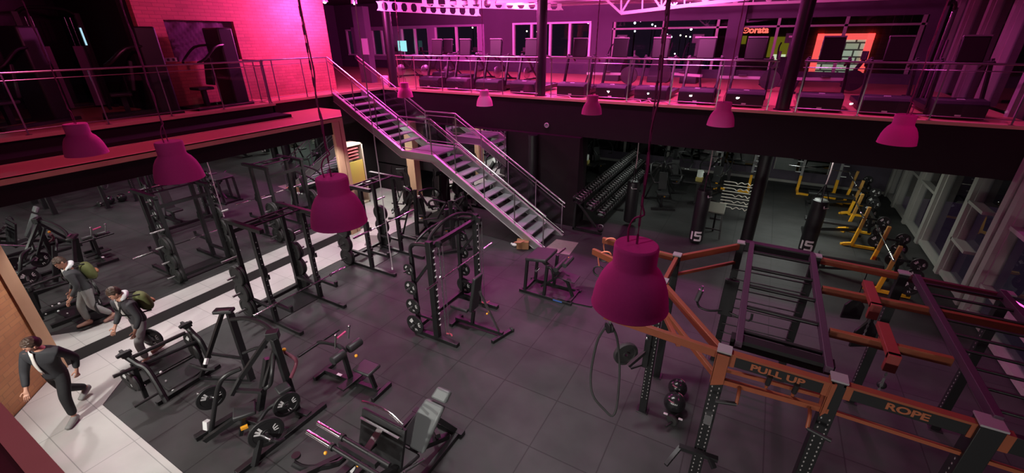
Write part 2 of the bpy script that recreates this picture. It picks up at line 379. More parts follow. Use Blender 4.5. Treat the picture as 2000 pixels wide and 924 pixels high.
for i in range(6): x = -6.6+i*2.16; g.b2((x-.05, YB, 4.2), (x+.05, YB+.12, 6.1))
g.b2((-6.7, YB, 5.78), (4.3, YB+.1, 5.85)); mk('window_frame', g, winfr, w, smooth=False)
struct('trim_9', G().b2((-1.9, YB-.3, U), (-1.3, YB, 7.0)), dkwall)
# door leaf seen lit behind the window, right-hand glass wall
GX = 4.7
w = struct('window_%d' % wn, G().b2((GX+.1, -3, 0.0), (GX+.12, 21, 7.2)), nightglass)
g = G()
for y in (20.2, 18.9, 17.2, 15.55, 13.55, 11.95, 11.60, 8.3, 4.9, 1.6):
    g.b2((GX-.10, y-.10, 0), (GX+.14, y+.10, 7.2)); g.b2((GX-.02, y-.16, 0), (GX+.14, y+.16, 7.2))
g.b2((GX-.05, -3, .05), (GX+.14, 21, .16)); g.b2((GX-.06, 15.6, 1.4), (GX+.12, 21, 1.47)); g.b2((GX-.10, 12.6, .95), (GX+.12, 13.5, 1.02)); g.b2((GX-.10, 12.6, 1.9), (GX+.12, 13.5, 1.97)); g.b2((GX-.05, 1, .7), (GX+.12, 11.6, .78)); g.b2((GX-.05, 1, 2.0), (GX+.12, 11.6, 2.08))
mk('window_frame', g, winfr, w, smooth=False)
# roof: dark deck, trusses, perforated purlins
struct('ceiling', G().b2((-26, -4, 7.4), (4.9, 21.5, 7.5)), mat('roof_deck', (.03, .02, .03), .7))
# columns
def column(name, x, y, r, z0, z1, lab):
    o = mk(name, G().lathe([(r*1.25, z0), (r*1.25, z0+.02), (r, z0+.021), (r, z1)], (x, y, 0), n=28), blk); o['kind'] = 'structure'; return o
for i, (x, y) in enumerate(((-12.05, 12.5), (-6.02, 12.45), (.40, 12.5))):
    column('column_upper_%d' % (i+1), x, y, .15, U, 7.4, '')
column('column_lower_1', -5.9, 11.75, .15, 0, 2.8, '')
column('column_lower_2', .33, 12.75, .16, 0, 2.85, '')
# ============================================================ RAILINGS
def railing(label, pts, posts, gate=None, z=U, name='glass_railing', grp='glass railings of the balconies'):
    """straight run from pts[0] to pts[1]; posts are distances along it"""
    a = V(pts[0]); b = V(pts[1]); d = (b-a).normalized(); L = (b-a).length; nrm = V((-d.y, d.x, 0))
    t = thing(name, label, 'railing', a)
    z0 = V((0, 0, 1))
    mk('handrail', G().tube([z0*1.10, z0*1.10+d*L], .021, 10), steel, t)
    mk('rail', G().tube([z0*.97, z0*.97+d*L], .009, 8).tube([z0*.10, z0*.10+d*L], .009, 8), steel, t)
    for s in posts:
        mk('post', G().bar(d*s, d*s+z0*1.08, .026, .018, nrm).box(d*s+z0*.006, (.09, .09, .012)), steel, t)
    for i in range(len(posts)-1):
        p = d*(posts[i]+.03)+z0*.13; q = d*(posts[i+1]-.03)+z0*.13; h = z0*.81
        mk('glass_panel', G().add([p-nrm*.004, q-nrm*.004, q-nrm*.004+h, p-nrm*.004+h, p+nrm*.004, q+nrm*.004, q+nrm*.004+h, p+nrm*.004+h],
           [(0, 1, 2, 3), (4, 5, 6, 7), (0, 1, 5, 4), (2, 3, 7, 6), (1, 2, 6, 5), (0, 3, 7, 4)]), glass, t)
    return t
yr = YF+.07
railing('glass and steel railing on the back balcony between stairs and first black column', [(-11.5, yr, U), (-5.98, yr, U)], [.05, .81, 1.96, 3.13, 4.31, 5.48])
railing('long glass railing on the back balcony between the two middle black columns', [(-5.6, yr, U), (.12, yr, U)], [.06, 1.19, 2.32, 3.45, 4.57, 5.68])
railing('glass railing on the back balcony right of the right-hand black column', [(.6, yr, U), (4.68, yr, U)], [.06, 1.22, 2.43, 3.66])
railing('glass railing along the left balcony in front of the dark machines', [(-11.95, .2, U), (-11.95, 7.50, U)], [.1, 1.27, 2.45, 3.68, 4.87, 6.06, 7.3])
railing('short glass return panel where the left balcony edge steps back', [(-12.0, 7.60, U), (-12.9, 7.60, U)], [.03, .45, .9])
railing('glass railing before the brick wall between the step and the stair top', [(-12.3, 7.70, U), (-12.3, 9.9, U)], [.05, .34, 1.28, 2.2])
# ============================================================ STAIRCASE
st = thing('staircase', 'open grey staircase with glass sides leading from the gym floor to the balcony', 'staircase', (-4.6, 9.9, 0))
ox, oy = -4.6, 9.9
tread_m = noisy('frosted_tread', (.34, .38, .37), (.28, .32, .31), 30, .35)
K = [(-12.2, 3.85), (-9.5, 2.28), (-8.3, 2.28), (-4.6, 0.0)]
stm = mat('grey_steel_paint', (.42, .40, .42), .4, .6)
for y in (9.9, 11.1):
    d = .20
    poly = [(-12.25, 3.90), (-9.47, 2.31), (-8.27, 2.31), (-4.52, 0.0), (-4.9, 0.0), (-8.36, 2.31-.22), (-9.55, 2.31-.22), (-12.25, 3.90-.27)]
    mk('stringer', G().prism([(x-ox, z) for x, z in poly], y-oy-.03, y-oy+.03, 'xz'), stm, st)
    sg = -1 if y < 10 else 1
    # lower flange and upper flange
    g = G()
    for (A, B) in (((-12.25, 3.63), (-9.55, 2.09)), ((-9.55, 2.09), (-8.36, 2.09)), ((-8.36, 2.09), (-4.9, 0.02))):
        g.bar((A[0]-ox, y-oy, A[1]), (B[0]-ox, y-oy, B[1]), .09, .015)
    for (A, B) in (((-12.25, 3.90), (-9.47, 2.31)), ((-9.47, 2.31), (-8.27, 2.31)), ((-8.27, 2.31), (-4.52, 0.02))):
        g.bar((A[0]-ox, y-oy, A[1]), (B[0]-ox, y-oy, B[1]), .09, .015)
    mk('flange', g, mat('pale_steel', (.7, .68, .68), .35, .4), st)
def tread(x, z):
    mk('tread', G().box((x-ox, .6, z-.02), (.30, 1.13, .035)), tread_m, st, bevel=.004)
for i in range(8): tread(-12.02+.30*i, 3.68-.172*i)
for i in range(12): tread(-8.15+.293*i, 2.10-.176*i)
mk('landing', G().b2((-9.45-ox, .03, 2.23), (-8.3-ox, 1.17, 2.27)), tread_m, st)
for y, ps, pa, pb in ((9.9, [-11.33, -10.45, -9.55, -8.35, -7.5, -6.52, -5.53, -4.62], -12.25, -4.55), (11.1, [-11.2, -10.3, -9.5, -8.3, -7.35, -6.41, -5.46, -4.58], -12.25, -4.5)):
    def zt(x): return 3.88-(x+12.2)*(3.88-2.29)/2.7 if x < -9.5 else (2.29 if x < -8.3 else max(0, 2.29-(x+8.3)*2.29/3.7))
    pl = [pa, -9.5, -8.3, pb]
    hr = [(x-ox, y-oy, zt(x)+1.05) for x in pl]
    g = G().tube(hr, .024, 10)
    mk('handrail', g, steel, st)
    mk('rail', G().tube([(x-ox, y-oy, zt(x)+.93) for x in pl], .012, 8).tube([(x-ox, y-oy, zt(x)+.12) for x in pl], .012, 8), steel, st)
    for x in ps: mk('post', G().bar((x-ox, y-oy, zt(x)-.05), (x-ox, y-oy, zt(x)+1.04), .03, .02), steel, st)
    xs = [pa]+ps
    for i in range(len(xs)-1):
        x0, x1 = xs[i]+.03, xs[i+1]-.03
        a0, a1 = zt(x0)+.15, zt(x1)+.15
        vs = [(x-ox, y-oy+e, zz) for e in (-.004, .004) for x, zz in ((x0, a0), (x1, a1), (x1, a1+.76), (x0, a0+.76))]
        mk('glass_panel', G().add(vs, [(0, 1, 2, 3), (4, 5, 6, 7), (0, 1, 5, 4), (2, 3, 7, 6), (1, 2, 6, 5), (0, 3, 7, 4)]), glass, st)
# ============================================================ ROOF STEEL
tm = mat('white_truss_paint', (.6, .56, .58), .5)
def truss(label, y, x0, x1, zb, zt, n, lift=.09):
    t = thing('roof_truss', label, 'roof truss', ((x0+x1)/2, y, zb), group='white steel roof trusses')
    c = (x0+x1)/2; L = (x1-x0)
    def P(x, top): return V((x-c, 0, (zt-zb) if top else 0))
    g = G().bar(P(x0, 0), P(x1, 0), .08, .08); mk('bottom_chord', g, tm, t)
    mk('top_chord', G().bar(P(x0-1.0, 1), P(x1, 1), .08, .08), tm, t)
    w = G(); st_ = L/n
    w.bar(P(x0, 0), P(x0-.8, 1), .05)
    for i in range(n):
        a = x0+i*st_
        w.bar(P(a, 0), P(a+st_/2, 1), .045); w.bar(P(a+st_/2, 1), P(a+st_, 0), .045)
        w.bar(P(a+st_/2+.04, 0), P(a+st_/2+.04, 1), .035); w.bar(P(a, 0), P(a, 1), .04)
    mk('web', w, tm, t); return t
tr = truss('pale steel roof truss above the right part of the back balcony', 12.8, -3.85, 4.5, 6.02, 6.75, 8)
tr.rotation_euler = (0, -.075, 0); tr.location.z = 6.36
t2 = truss('steel roof truss crossing above the middle column', 15.5, -9.0, -4.9, 6.5, 7.1, 5)
t3 = truss('dim steel roof truss far right behind the right-hand column', 18, -3.5, 4.4, 6.45, 7.1, 8)
def purlin(label, a, b, n):
    a = V(a); b = V(b); d = b-a; L = d.length; t = thing('perforated_beam', label, 'roof beam', a, group='perforated roof beams')
    g = G(); u = d.normalized(); z = V((0, 0, 1)); s = L/n; h = .26
    g.bar(V((0, 0, 0)), u*L, .09, .02); g.bar(z*h, u*L+z*h, .09, .02)
    for i in range(n+1):
        # solid web pieces between round holes
        p = u*(s*i); w = s*.20
        g.prism([(-w*1.7, 0), (w*1.7, 0), (w, h*.3), (w, h*.7), (w*1.7, h), (-w*1.7, h), (-w, h*.7), (-w, h*.3)], -.008, .008, 'xz') if False else None
        q = [p+u*k+z*hh for k, hh in ((-w*1.9, 0), (w*1.9, 0), (w, h*.3), (w, h*.7), (w*1.9, h), (-w*1.9, h), (-w, h*.7), (-w, h*.3))]
        nn = u.cross(z)*.008
        vs = [v-nn for v in q]+[v+nn for v in q]
        g.add(vs, [tuple(range(8))[::-1], tuple(range(8, 16))]+[(k, (k+1) % 8, 8+(k+1) % 8, 8+k) for k in range(8)])
    mk('beam_web', g, tm, t); return t
purlin('nearer perforated steel beam hanging top left of the middle windows', (-11.4, 11.6, 6.30), (-8.6, 13.0, 6.12), 10)
purlin('farther perforated steel beam beside the ceiling joists', (-9.9, 12.0, 6.38), (-6.4, 14.5, 6.28), 12)
for i in range(5):
    o = mk('roof_joist', G().bar((-9.6+i*.75, 12.9+i*.5, 6.50), (-3.9+i*.4, 14.6+i*.75, 6.60), .07, .12), tm)
    tag(o, ('leftmost', 'second', 'third', 'fourth', 'rightmost')[i]+' pale steel joist from the left under the roof beside the perforated beam', 'roof beam', 'pale joists under the roof')
# flood lamps
em = mat('pink_lamp_glow', (1, .4, .8), .5, 0, (1, .35, .8), 60)
for (x, y, z, lab) in ((-12.35, 10.25, 6.50, 'larger glowing pink floodlight at the top of the brick wall'), (-11.9, 11.0, 6.48, 'smaller glowing pink floodlight right of the brick wall'), (-12.7, 9.7, 6.6, 'dim pink floodlight left of the larger floodlight')):
    t = thing('floodlight', lab, 'light', (x, y, z))
    mk('lamp_housing', G().lathe([(.04, .22), (.09, .18), (.10, .02), (.10, 0)], n=16, caps=True), blk, t)
    mk('lens', G().ball((0, 0, -.005), .05 if 'larger' in lab else .03, 12, (1, 1, .6)), em, t)
    mk('bracket', G().bar((0, 0, .2), (0, 0, 7.4-z), .03), blk, t)
# ============================================================ PENDANT LAMPS
def pendant_proto():
    t = thing('pendant_lamp', '', 'lamp', (0, 0, 0), group='magenta felt pendant lamps')
    h = .42
    # shade: cap cylinder and flared bell, open below, with wall thickness
    out = [(.002, h), (.122, h), (.128, h-.006), (.131, h-.02), (.130, h-.13), (.136, h-.15), (.165, h-.18), (.196, h-.235), (.218, h-.30), (.231, h-.37), (.235, .01), (.238, .004), (.236, 0)]
    inn = [(r-.008, z) for r, z in out[::-1] if r > .02 and z > .001]
    inn = [(.229, .0)]+inn+[(.002, h-.01)]
    mk('lamp_shade', G().lathe(out+inn, n=40, caps=False), shade_m, t)
    mk('bulb', G().ball((0, 0, .17), .05, 12).cyl((0, 0, .2), (0, 0, h-.01), .025), mat('opal_bulb', (.5, .45, .45), .3), t)
    # chain and power cord rising to the roof
    L = 2.78; c = G()
    n = 46
    for i in range(n):
        z = h+.03+i*L/n
        if i % 2: c.box((0, 0, z), (.004, .013, L/n*1.15))
        else: c.box((0, 0, z), (.013, .004, L/n*1.15))
    mk('chain', c, mat('dark_magenta_metal', (.22, .04, .12), .5), t)
    rng = random.Random(3)
    pts = [(-.055, .01, h), (-.06, .01, h+.09), (-.03, 0, h+.16), (.02, 0, h+.19)]+[(.008+rng.uniform(-.01, .01), rng.uniform(-.008, .008), h+.25+k*.115) for k in range(22)]
    mk('power_cord', G().tube(pts, .006, 6, 3), mat('cord_magenta', (.32, .04, .16), .7), t)
    return t
lp = pendant_proto()
LAMPS = [(-.49, 2.36, 3.92, 'nearest and largest magenta pendant lamp, hanging before the orange rig'),
 (-3.06, 2.31, 3.98, 'magenta pendant lamp hanging before the mirror, second nearest'),
 (-5.55, 2.24, 4.04, 'magenta pendant lamp hanging above the left half rack reflection'),
 (-8.10, 2.27, 4.02, 'dusky magenta pendant lamp at far left before the dark glass railing'),
 (-9.63, 10.41, 3.84, 'small magenta pendant lamp hanging over the upper stairs'),
 (-7.0, 10.8, 3.70, 'small magenta pendant lamp before the black fascia left of the round clock'),
 (-3.48, 9.96, 3.83, 'small magenta pendant lamp before the fascia right of the round clock'),
 (-.63, 8.97, 3.96, 'magenta pendant lamp before the fascia above the punching bags'),
 (1.82, 8.34, 4.0, 'magenta pendant lamp at right with a bright pink lit edge')]
for i, (x, y, z, lab) in enumerate(LAMPS):
    if i == 0: lp.location = (x, y, z); lp['label'] = lab
    else: dup(lp, (x, y, z), i*1.1, lab)
t = thing('climbing_rope', 'long thin pale rope hanging straight down beside the farther half rack', 'rope', (-6.808, 6.317, 0.600))
rr_ = random.Random(5)
mk('rope', G().tube([(rr_.uniform(-.004, .004), rr_.uniform(-.004, .004), k*.16) for k in range(43)], .011, 7, 2), noisy('pale_rope', (.55, .48, .50), (.35, .28, .32), 40, .8), t)
mk('rope_end', G().cyl((0, 0, -.05), (0, 0, .01), .016), white, t)
# clock on the fascia
t = thing('wall_clock', 'small round white clock mounted on the black fascia', 'clock', (-5.62, YF+.03, 3.05))
mk('rim', G().lathe([(.07, 0), (.075, -.03), (.062, -.04), (.06, -.02)], axis=(0, 1, 0), n=24), white, t)
mk('dial', G().lathe([(.061, -.021), (.061, -.022)], axis=(0, 1, 0), n=24), mat('dial_grey', (.35, .3, .4), .4), t)
mk('hands', G().box((0, -.026, .02), (.008, .004, .04)).box((.015, -.026, 0), (.03, .004, .008)), blk, t)
# ============================================================ GYM FLOOR EQUIPMENT
def part(t, name, m, g, **k):
    l = t.location; g.v = [(v[0]-l.x, v[1]-l.y, v[2]-l.z) for v in g.v]
    return mk(name, g, m, t, **k)
def lerp(a, b, t): return tuple(a[i]+(b[i]-a[i])*t for i in range(3))
# ---- weight plates -------------------------------------------------
def plate_proto(R=.22, th=.035, marks=True):
    t = thing('weight_plate', '', 'weight plate', (0, 0, 0))
    pr = [(.027, -th/2), (.05, -th/2), (.055, -th*.3), (R*.72, -th*.3), (R*.76, -th/2), (R-.006, -th/2), (R, -th*.3), (R, th*.3), (R-.006, th/2), (R*.76, th/2), (R*.72, th*.3), (.055, th*.3), (.05, th/2), (.027, th/2)]
    mk('disc', G().lathe(pr+[pr[0]], axis=(0, 1, 0), n=28, caps=False), rub if not marks else blk2, t)
    if marks:
        for s in (-1, 1):
            g = G(); y = s*(th*.3+.001)
            for k in range(3):
                a = 2.2+k*.33
                g.bar((math.cos(a)*R*.34, y, math.sin(a)*R*.34), (math.cos(a-.1)*R*.68, y, math.sin(a-.1)*R*.68), R*.12, .003, (0, 1, 0))
            for a in (-.2, .12, .45, -1.6, -1.3): g.bar((math.cos(a)*R*.45, y, math.sin(a)*R*.45), (math.cos(a+.08)*R*.68, y, math.sin(a+.08)*R*.68), R*.07, .003, (0, 1, 0))
            g.bar((math.cos(-.2)*R*.45, y, math.sin(-.2)*R*.45), (math.cos(.45)*R*.45, y, math.sin(.45)*R*.45), R*.05, .003, (0, 1, 0))
            mk('printed_mark', g, white, t)
    return t
PL = {}
def plate(loc, rz, label, group, R=.22, marks=True, th=.035):
    k = (R, marks, th)
    if k not in PL:
        PL[k] = plate_proto(R, th, marks); o = PL[k]; o.location = loc; o.rotation_euler = (0, 0, rz); o['label'] = label; o['group'] = group; return o
    return dup(PL[k], loc, rz, label, group)
def barbell(name, label, a, b, group=None, collar=True, m=chrome):
    a = V(a); b = V(b); L = (b-a).length; d = (b-a).normalized(); c = (a+b)/2
    t = thing(name, label, 'barbell', c, group=group)
    part(t, 'shaft', m, G().cyl(a+d*.40, b-d*.40, .014))
    for s, e in ((a, 1), (b, -1)):
        part(t, 'sleeve', m, G().lathe([(.024, 0), (.025, .005), (.025, .39), (.036, .395), (.036, .42)], s, d*e, 14))
    part(t, 'grip', blk2, G().cyl(c-d*.18, c+d*.18, .016)); return t
# ---- half racks ------------------------------------------------------
def half_rack(label):
    t = thing('half_rack', label, 'power rack', (0, 0, 0), group='half racks in front of the mirror')
    W_ = .55; H = 2.18
    for s in (-1, 1):
        y = s*W_
        mk('foot', G().b2((-.85, y-.04, 0), (.74, y+.04, .07)).b2((.70, y-.045, 0), (.76, y+.045, .08)), blk, t, bevel=.006)
        mk('front_upright', G().b2((-.10, y-.04, .06), (0.0, y+.04, H)), blk, t, bevel=.006)
        mk('rear_upright', G().b2((-.84, y-.04, .06), (-.76, y+.04, H-.02)), blk, t, bevel=.006)
        mk('top_beam', G().b2((-.86, y-.045, H-.02), (.30, y+.045, H+.06)), blk, t, bevel=.006)
        g = G()
        for k in range(14): g.cyl((.001, y+.0, .35+k*.12), (.004, y, .35+k*.12), .012)
        mk('pin_holes', g, mat('bare_hole', (.3, .3, .3), .4), t)
        mk('safety_arm', G().b2((0.0, y-.03, .50), (.62, y+.03, .57)).b2((.57, y-.03, .57), (.63, y+.03, .64)).b2((.0, y-.045, .42), (.03, y+.045, .62)), blk, t, bevel=.005)
        mk('bar_hook', G().b2((0, y-.045, 1.12), (.03, y+.045, 1.34)).b2((.03, y-.02, 1.12), (.12, y+.02, 1.15)).b2((.10, y-.02, 1.15), (.12, y+.02, 1.22)), blk, t)
        for z in (.22, .62, 1.02, 1.42):
            mk('plate_peg', G().cyl((-.80, y+s*.04, z), (-.80, y+s*.34, z), .024), steel, t)
        mk('side_brace', G().b2((-.78, y-.03, .35), (-.08, y+.03, .41)), blk, t)
    mk('rear_beam', G().b2((-.83, -W_, H-.25), (-.77, W_, H-.17)).b2((-.83, -W_, .12), (-.77, W_, .19)), blk, t)
    g = G().cyl((-.04, -W_, H+.04), (-.04, W_, H+.04), .02).cyl((-.40, -W_, H+.02), (-.40, W_, H+.02), .02)
    for k in range(6):
        y = -W_+.1+k*.18; g.cyl((-.04, y, H+.04), (-.40, y+(.09 if k % 2 else -.09), H+.02), .014)
    mk('pull_up_bar', g, blk, t)
    mk('base_plate', G().b2((-.76, -.5, .0), (-.1, .5, .012)), blk, t)
    mk('knob', G().ball((.03, -.49, .95), .022).ball((.03, .49, .95), .022), amber, t) if False else None
    return t
rk = half_rack('half rack with loose plates nearer the camera, in front of the mirror'); rk.location = (-8.0, 4.65, 0)
dup(rk, (-8.0, 7.35, 0), 0, 'half rack farther from the camera, beside the pale mirror frame')
for cy_, nm in ((4.65, 'nearer'), (7.35, 'farther')):
    for s, sd in ((-1, 'camera side'), (1, 'far side')):
        for j, (z, R) in enumerate(((.24, .22), (.62, .225), (1.02, .225), (1.42, .16))):
            if (cy_ > 6 and j == 3): continue
            if nm == 'nearer' and s == -1 and j == 3: continue
            for q in range(2 if j != 3 else 1):
                plate((-8.8, cy_+s*(.55+.085+q*.06), z), 0, 'black rubber plate on %s peg, %s of %s half rack, %s disc' % (('lowest', 'second', 'third', 'top')[j], sd, nm, ('inner', 'outer')[q]), 'plates stored on the half racks', R, False, .05)
barbell('barbell', 'long silver barbell across the safety arms of the nearer half rack', (-7.80, 3.58, .60), (-7.80, 5.80, .60), 'barbells on the half racks')
barbell('barbell', 'long silver barbell held on the farther half rack', (-7.86, 6.22, 1.16), (-7.86, 8.36, 1.16), 'barbells on the half racks')
# ---- smith machine ---------------------------------------------------
t = thing('smith_machine', 'black smith machine with side plates standing free in the middle of the floor', 'smith machine', (-4.8, 6.08, 0))
for y, s in ((5.33, -1), (6.82, 1)):
    part(t, 'foot', blk, G().b2((-5.32, y-.05, 0), (-4.24, y+.05, .08)), bevel=.006)
    part(t, 'upright', blk, G().b2((-4.80, y-.05, .07), (-4.68, y+.05, 2.16)), bevel=.008)
    part(t, 'rear_post', blk, G().b2((-5.24, y-.035, .07), (-5.17, y+.035, 1.74)), bevel=.006)
    part(t, 'brace', blk, G().bar((-5.20, y, 1.15), (-4.76, y, 1.72), .05).bar((-5.2, y, .45), (-4.76, y, .45), .05))
    part(t, 'top_arch', blk, G().tube([(-5.20, y, 1.70), (-5.20, y, 1.92), (-5.10, y, 2.02), (-4.90, y, 2.06), (-4.74, y, 2.08)], .035, 10, 4))
    part(t, 'guide_rod', chrome, G().cyl((-4.60, y-s*.10, .10), (-4.60, y-s*.10, 2.08), .013).cyl((-4.52, y-s*.10, .10), (-4.52, y-s*.10, 2.08), .008))
    g = G()
    for k in range(13): g.box((-4.672, y-s*.03, .35+k*.135), (.012, .045, .022))
    part(t, 'catch_pegs', white, g)
    part(t, 'stopper', mat('red_rubber', (.55, .08, .12), .5), G().tube([(-4.60, y-s*.10, .12), (-4.50, y-s*.12, .13), (-4.42, y-s*.05, .17)], .014, 8, 3))
    for z, R in ((.27, .21), (.70, .17), (1.12, .15), (1.52, .12)):
        part(t, 'plate_peg', steel, G().cyl((-5.2, y, z), (-5.2, y+s*.24, z), .02))
        plate((-5.2, y+s*.11, z), 0, 'white printed plate on the %s side of the smith machine, %s peg' % ('camera' if s < 0 else 'stair', {.27: 'lowest', .7: 'second', 1.12: 'third', 1.52: 'top'}[z]), 'printed plates on the smith machine', R)
    part(t, 'bar_hook', chrome, G().tube([(-4.60, y-s*.1, 1.44), (-4.64, y-s*.07, 1.40), (-4.66, y-s*.05, 1.47), (-4.69, y-s*.04, 1.44)], .011, 6, 3))
part(t, 'sliding_bar', chrome, G().cyl((-4.60, 5.42, 1.37), (-4.60, 6.74, 1.37), .016).cyl((-4.60, 4.98, 1.37), (-4.60, 5.30, 1.37), .024).cyl((-4.60, 6.86, 1.37), (-4.60, 7.2, 1.37), .024))
part(t, 'pull_up_bar', blk, G().tube([(-4.78, 5.35, 2.12), (-4.84, 5.55, 2.20), (-4.84, 5.9, 2.31), (-4.84, 6.3, 2.32), (-4.82, 6.65, 2.22), (-4.76, 6.82, 2.12)], .032, 10, 5).tube([(-5.16, 5.33, 1.95), (-5.1, 5.7, 2.14), (-5.1, 6.4, 2.14), (-5.16, 6.82, 1.95)], .026, 10, 5))
part(t, 'cross_beam', blk, G().b2((-4.80, 5.33, 1.98), (-4.72, 6.82, 2.06)).b2((-5.25, 5.33, .12), (-5.17, 6.82, .20)))
part(t, 'pulley_housing', blk, G().cyl((-4.60, 5.40, 2.10), (-4.60, 5.46, 2.10), .06).cyl((-4.60, 6.70, 2.10), (-4.60, 6.76, 2.10), .06))
# ---- adjustable bench inside it -----------------------------------------
t = thing('adjustable_bench', 'black adjustable bench with upright back standing inside the smith machine', 'bench', (-4.25, 5.98, 0))
part(t, 'rear_foot', blk, G().b2((-4.80, 5.78, 0), (-4.72, 6.18, .07)), bevel=.005)
part(t, 'front_foot', blk, G().bar((-3.72, 5.74, .035), (-3.56, 6.30, .035), .07, .07), bevel=.005)
part(t, 'spine', blk, G().bar((-4.76, 5.98, .10), (-3.64, 6.02, .08), .07, .07).bar((-4.35, 5.98, .1), (-4.30, 5.98, .42), .06))
part(t, 'seat', pad, G().b2((-4.78, 5.82, .44), (-4.36, 6.14, .51)), bevel=.02)
part(t, 'backrest', pad, G().bar((-4.30, 5.98, .47), (-4.16, 5.98, 1.28), .28, .07, (1, 0, 0)), bevel=.02)
part(t, 'support_arm', steel, G().bar((-4.14, 5.98, .95), (-3.72, 6.0, .12), .04, .03, (1, 0, 0)))
part(t, 'knob', amber, G().ball((-3.95, 5.94, .5), .022))
part(t, 'wheel', rub, G().cyl((-3.6, 6.24, .05), (-3.55, 6.28, .05), .05))
# ---- glute ham bench by the stairs ---------------------------------------
t = thing('glute_ham_bench', 'black glute ham bench with flat pad standing before the stair foot', 'bench', (-3.6, 8.0, 0))
for y in (7.72, 8.32): part(t, 'base_rail', blk, G().b2((-4.18, y-.035, 0), (-2.86, y+.035, .07)), bevel=.005)
part(t, 'cross_member', blk, G().b2((-4.12, 7.72, 0), (-4.05, 8.32, .07)).b2((-2.98, 7.72, 0), (-2.9, 8.32, .07)))
for x, y in ((-4.05, 7.74), (-4.05, 8.30), (-3.55, 7.74), (-3.55, 8.30)):
    part(t, 'leg', blk, G().bar((x, y, .05), (x+.06, y, .86), .07, .06, (1, 0, 0)), bevel=.005)
part(t, 'pad', pad, G().bar((-4.02, 8.0, .90), (-3.50, 8.0, .97), .66, .08), bevel=.025)
part(t, 'side_grip', blk, G().tube([(-3.5, 7.72, .8), (-3.38, 7.70, .82), (-3.34, 7.72, .55), (-3.5, 7.74, .4)], .022, 8, 4))
part(t, 'support_arm', blk, G().bar((-3.75, 8.0, .80), (-3.1, 8.0, .42), .07).bar((-3.1, 8.0, .42), (-2.95, 8.0, .06), .06).bar((-3.75, 8.0, .1), (-3.3, 8.0, .5), .05))
part(t, 'foot_plate', blk2, G().bar((-3.30, 8.0, .56), (-2.86, 8.0, .52), .36, .02), bevel=.004)
part(t, 'ankle_roller', pad, G().cyl((-3.28, 7.72, .80), (-3.28, 8.28, .80), .055).cyl((-3.10, 7.78, .92), (-3.10, 8.22, .92), .055))
part(t, 'chrome_peg', chrome, G().cyl((-3.44, 8.25, .93), (-3.36, 8.45, 1.0), .02).cyl((-3.7, 7.60, .72), (-3.7, 7.72, .72), .03))
part(t, 'knob', amber, G().ball((-3.18, 8.30, .86), .03, 10, (1.6, .8, .6)))
part(t, 'name_plate', mat('blue_sticker', (.05, .12, .4), .5), G().b2((-3.3, 7.683, .02), (-3.08, 7.686, .055)))
tag(mk('floor_mat', G().prism([(-3.08, 7.78), (-2.44, 7.86), (-2.42, 8.74), (-3.05, 8.52)], 0, .03), mat('mat_black', (.013, .013, .014), .35)), 'dark folded exercise mat lying right of the glute ham bench', 'mat')
tag(mk('door_mat', G().prism([(-4.614, 9.887, 0.000)[:2], (-3.847, 9.983, 0.000)[:2], (-3.913, 10.842, 0.000)[:2], (-4.578, 10.760, 0.000)[:2]], 0, .015), noisy('worn_mat', (.30, .27, .24), (.22, .2, .18), 14, .8)), 'worn greyish mat on the floor at the foot of the stairs', 'mat')
t = thing('parcel', 'small crumpled brown carton lying under the lowest stairs', 'box', (-5.2, 9.8, 0))
mk('carton', G().box((0, 0, .12), (.34, .26, .22), Matrix.Rotation(.4, 3, 'Z')).bar((-.15, -.14, .22), (.1, -.2, .29), .2, .01), noisy('cardboard', (.42, .22, .10), (.3, .15, .07), 8, .8), t)
mk('crumpled_wrap', G().ball((-.26, -.04, .05), .06, 10, (1.4, 1, .8)).ball((-.38, .02, .03), .035, 8), white, t)
# ---- seated calf bench --------------------------------------------------
t = thing('calf_raise_bench', 'low black seated calf bench with round roller pads in the middle foreground', 'bench', (-5.2, 3.65, 0))
part(t, 'rear_foot', blk, G().bar((-5.92, 3.36, .04), (-5.94, 3.82, .04), .07, .07), bevel=.006)
part(t, 'front_foot', blk, G().bar((-4.66, 3.50, .04), (-4.67, 3.93, .04), .07, .07), bevel=.006)
part(t, 'spine', blk, G().bar((-5.90, 3.60, .05), (-4.70, 3.70, .06), .07, .06))
part(t, 'column', blk, G().bar((-5.30, 3.64, .06), (-5.36, 3.64, .60), .07, .06, (1, 0, 0)).bar((-4.78, 3.70, .06), (-4.88, 3.70, .42), .06))
part(t, 'foot_bar', blk, G().bar((-5.24, 3.36, .12), (-5.24, 3.92, .12), .16, .03), bevel=.004)
part(t, 'seat', pad, G().bar((-5.08, 3.68, .47), (-4.72, 3.70, .47), .30, .06), bevel=.025)
for a, b in ((3.40, 3.66), (3.74, 4.02)):
    part(t, 'roller_pad', pad, G().lathe([(.03, 0), (.072, .01), (.078, .03), (.078, b-a-.03), (.072, b-a-.01), (.03, b-a)], (-5.36, a, .63), (0, 1, 0), 20))
part(t, 'lever_arm', blk, G().tube([(-5.36, 3.70, .60), (-5.50, 3.66, .72), (-5.72, 3.58, .76), (-5.86, 3.55, .72)], .035, 10, 4))
part(t, 'weight_peg', blk, G().cyl((-5.84, 3.15, .72), (-5.84, 3.97, .72), .022))
part(t, 'handle', mat('pink_grip', (.7, .08, .25), .5), G().cyl((-5.50, 3.68, .86), (-5.50, 3.86, .88), .018))
part(t, 'handle_post', steel, G().cyl((-5.5, 3.60, .70), (-5.5, 3.66, .92), .015).ball((-5.5, 3.66, .93), .03, 10).cyl((-5.52, 3.9, .7), (-5.52, 3.96, .90), .015).ball((-5.52, 3.96, .92), .028, 10))
part(t, 'knob', amber, G().ball((-5.15, 3.72, .60), .028))
part(t, 'label_sticker', white, G().bar((-5.62, 3.615, .085), (-5.52, 3.622, .085), .05, .003))
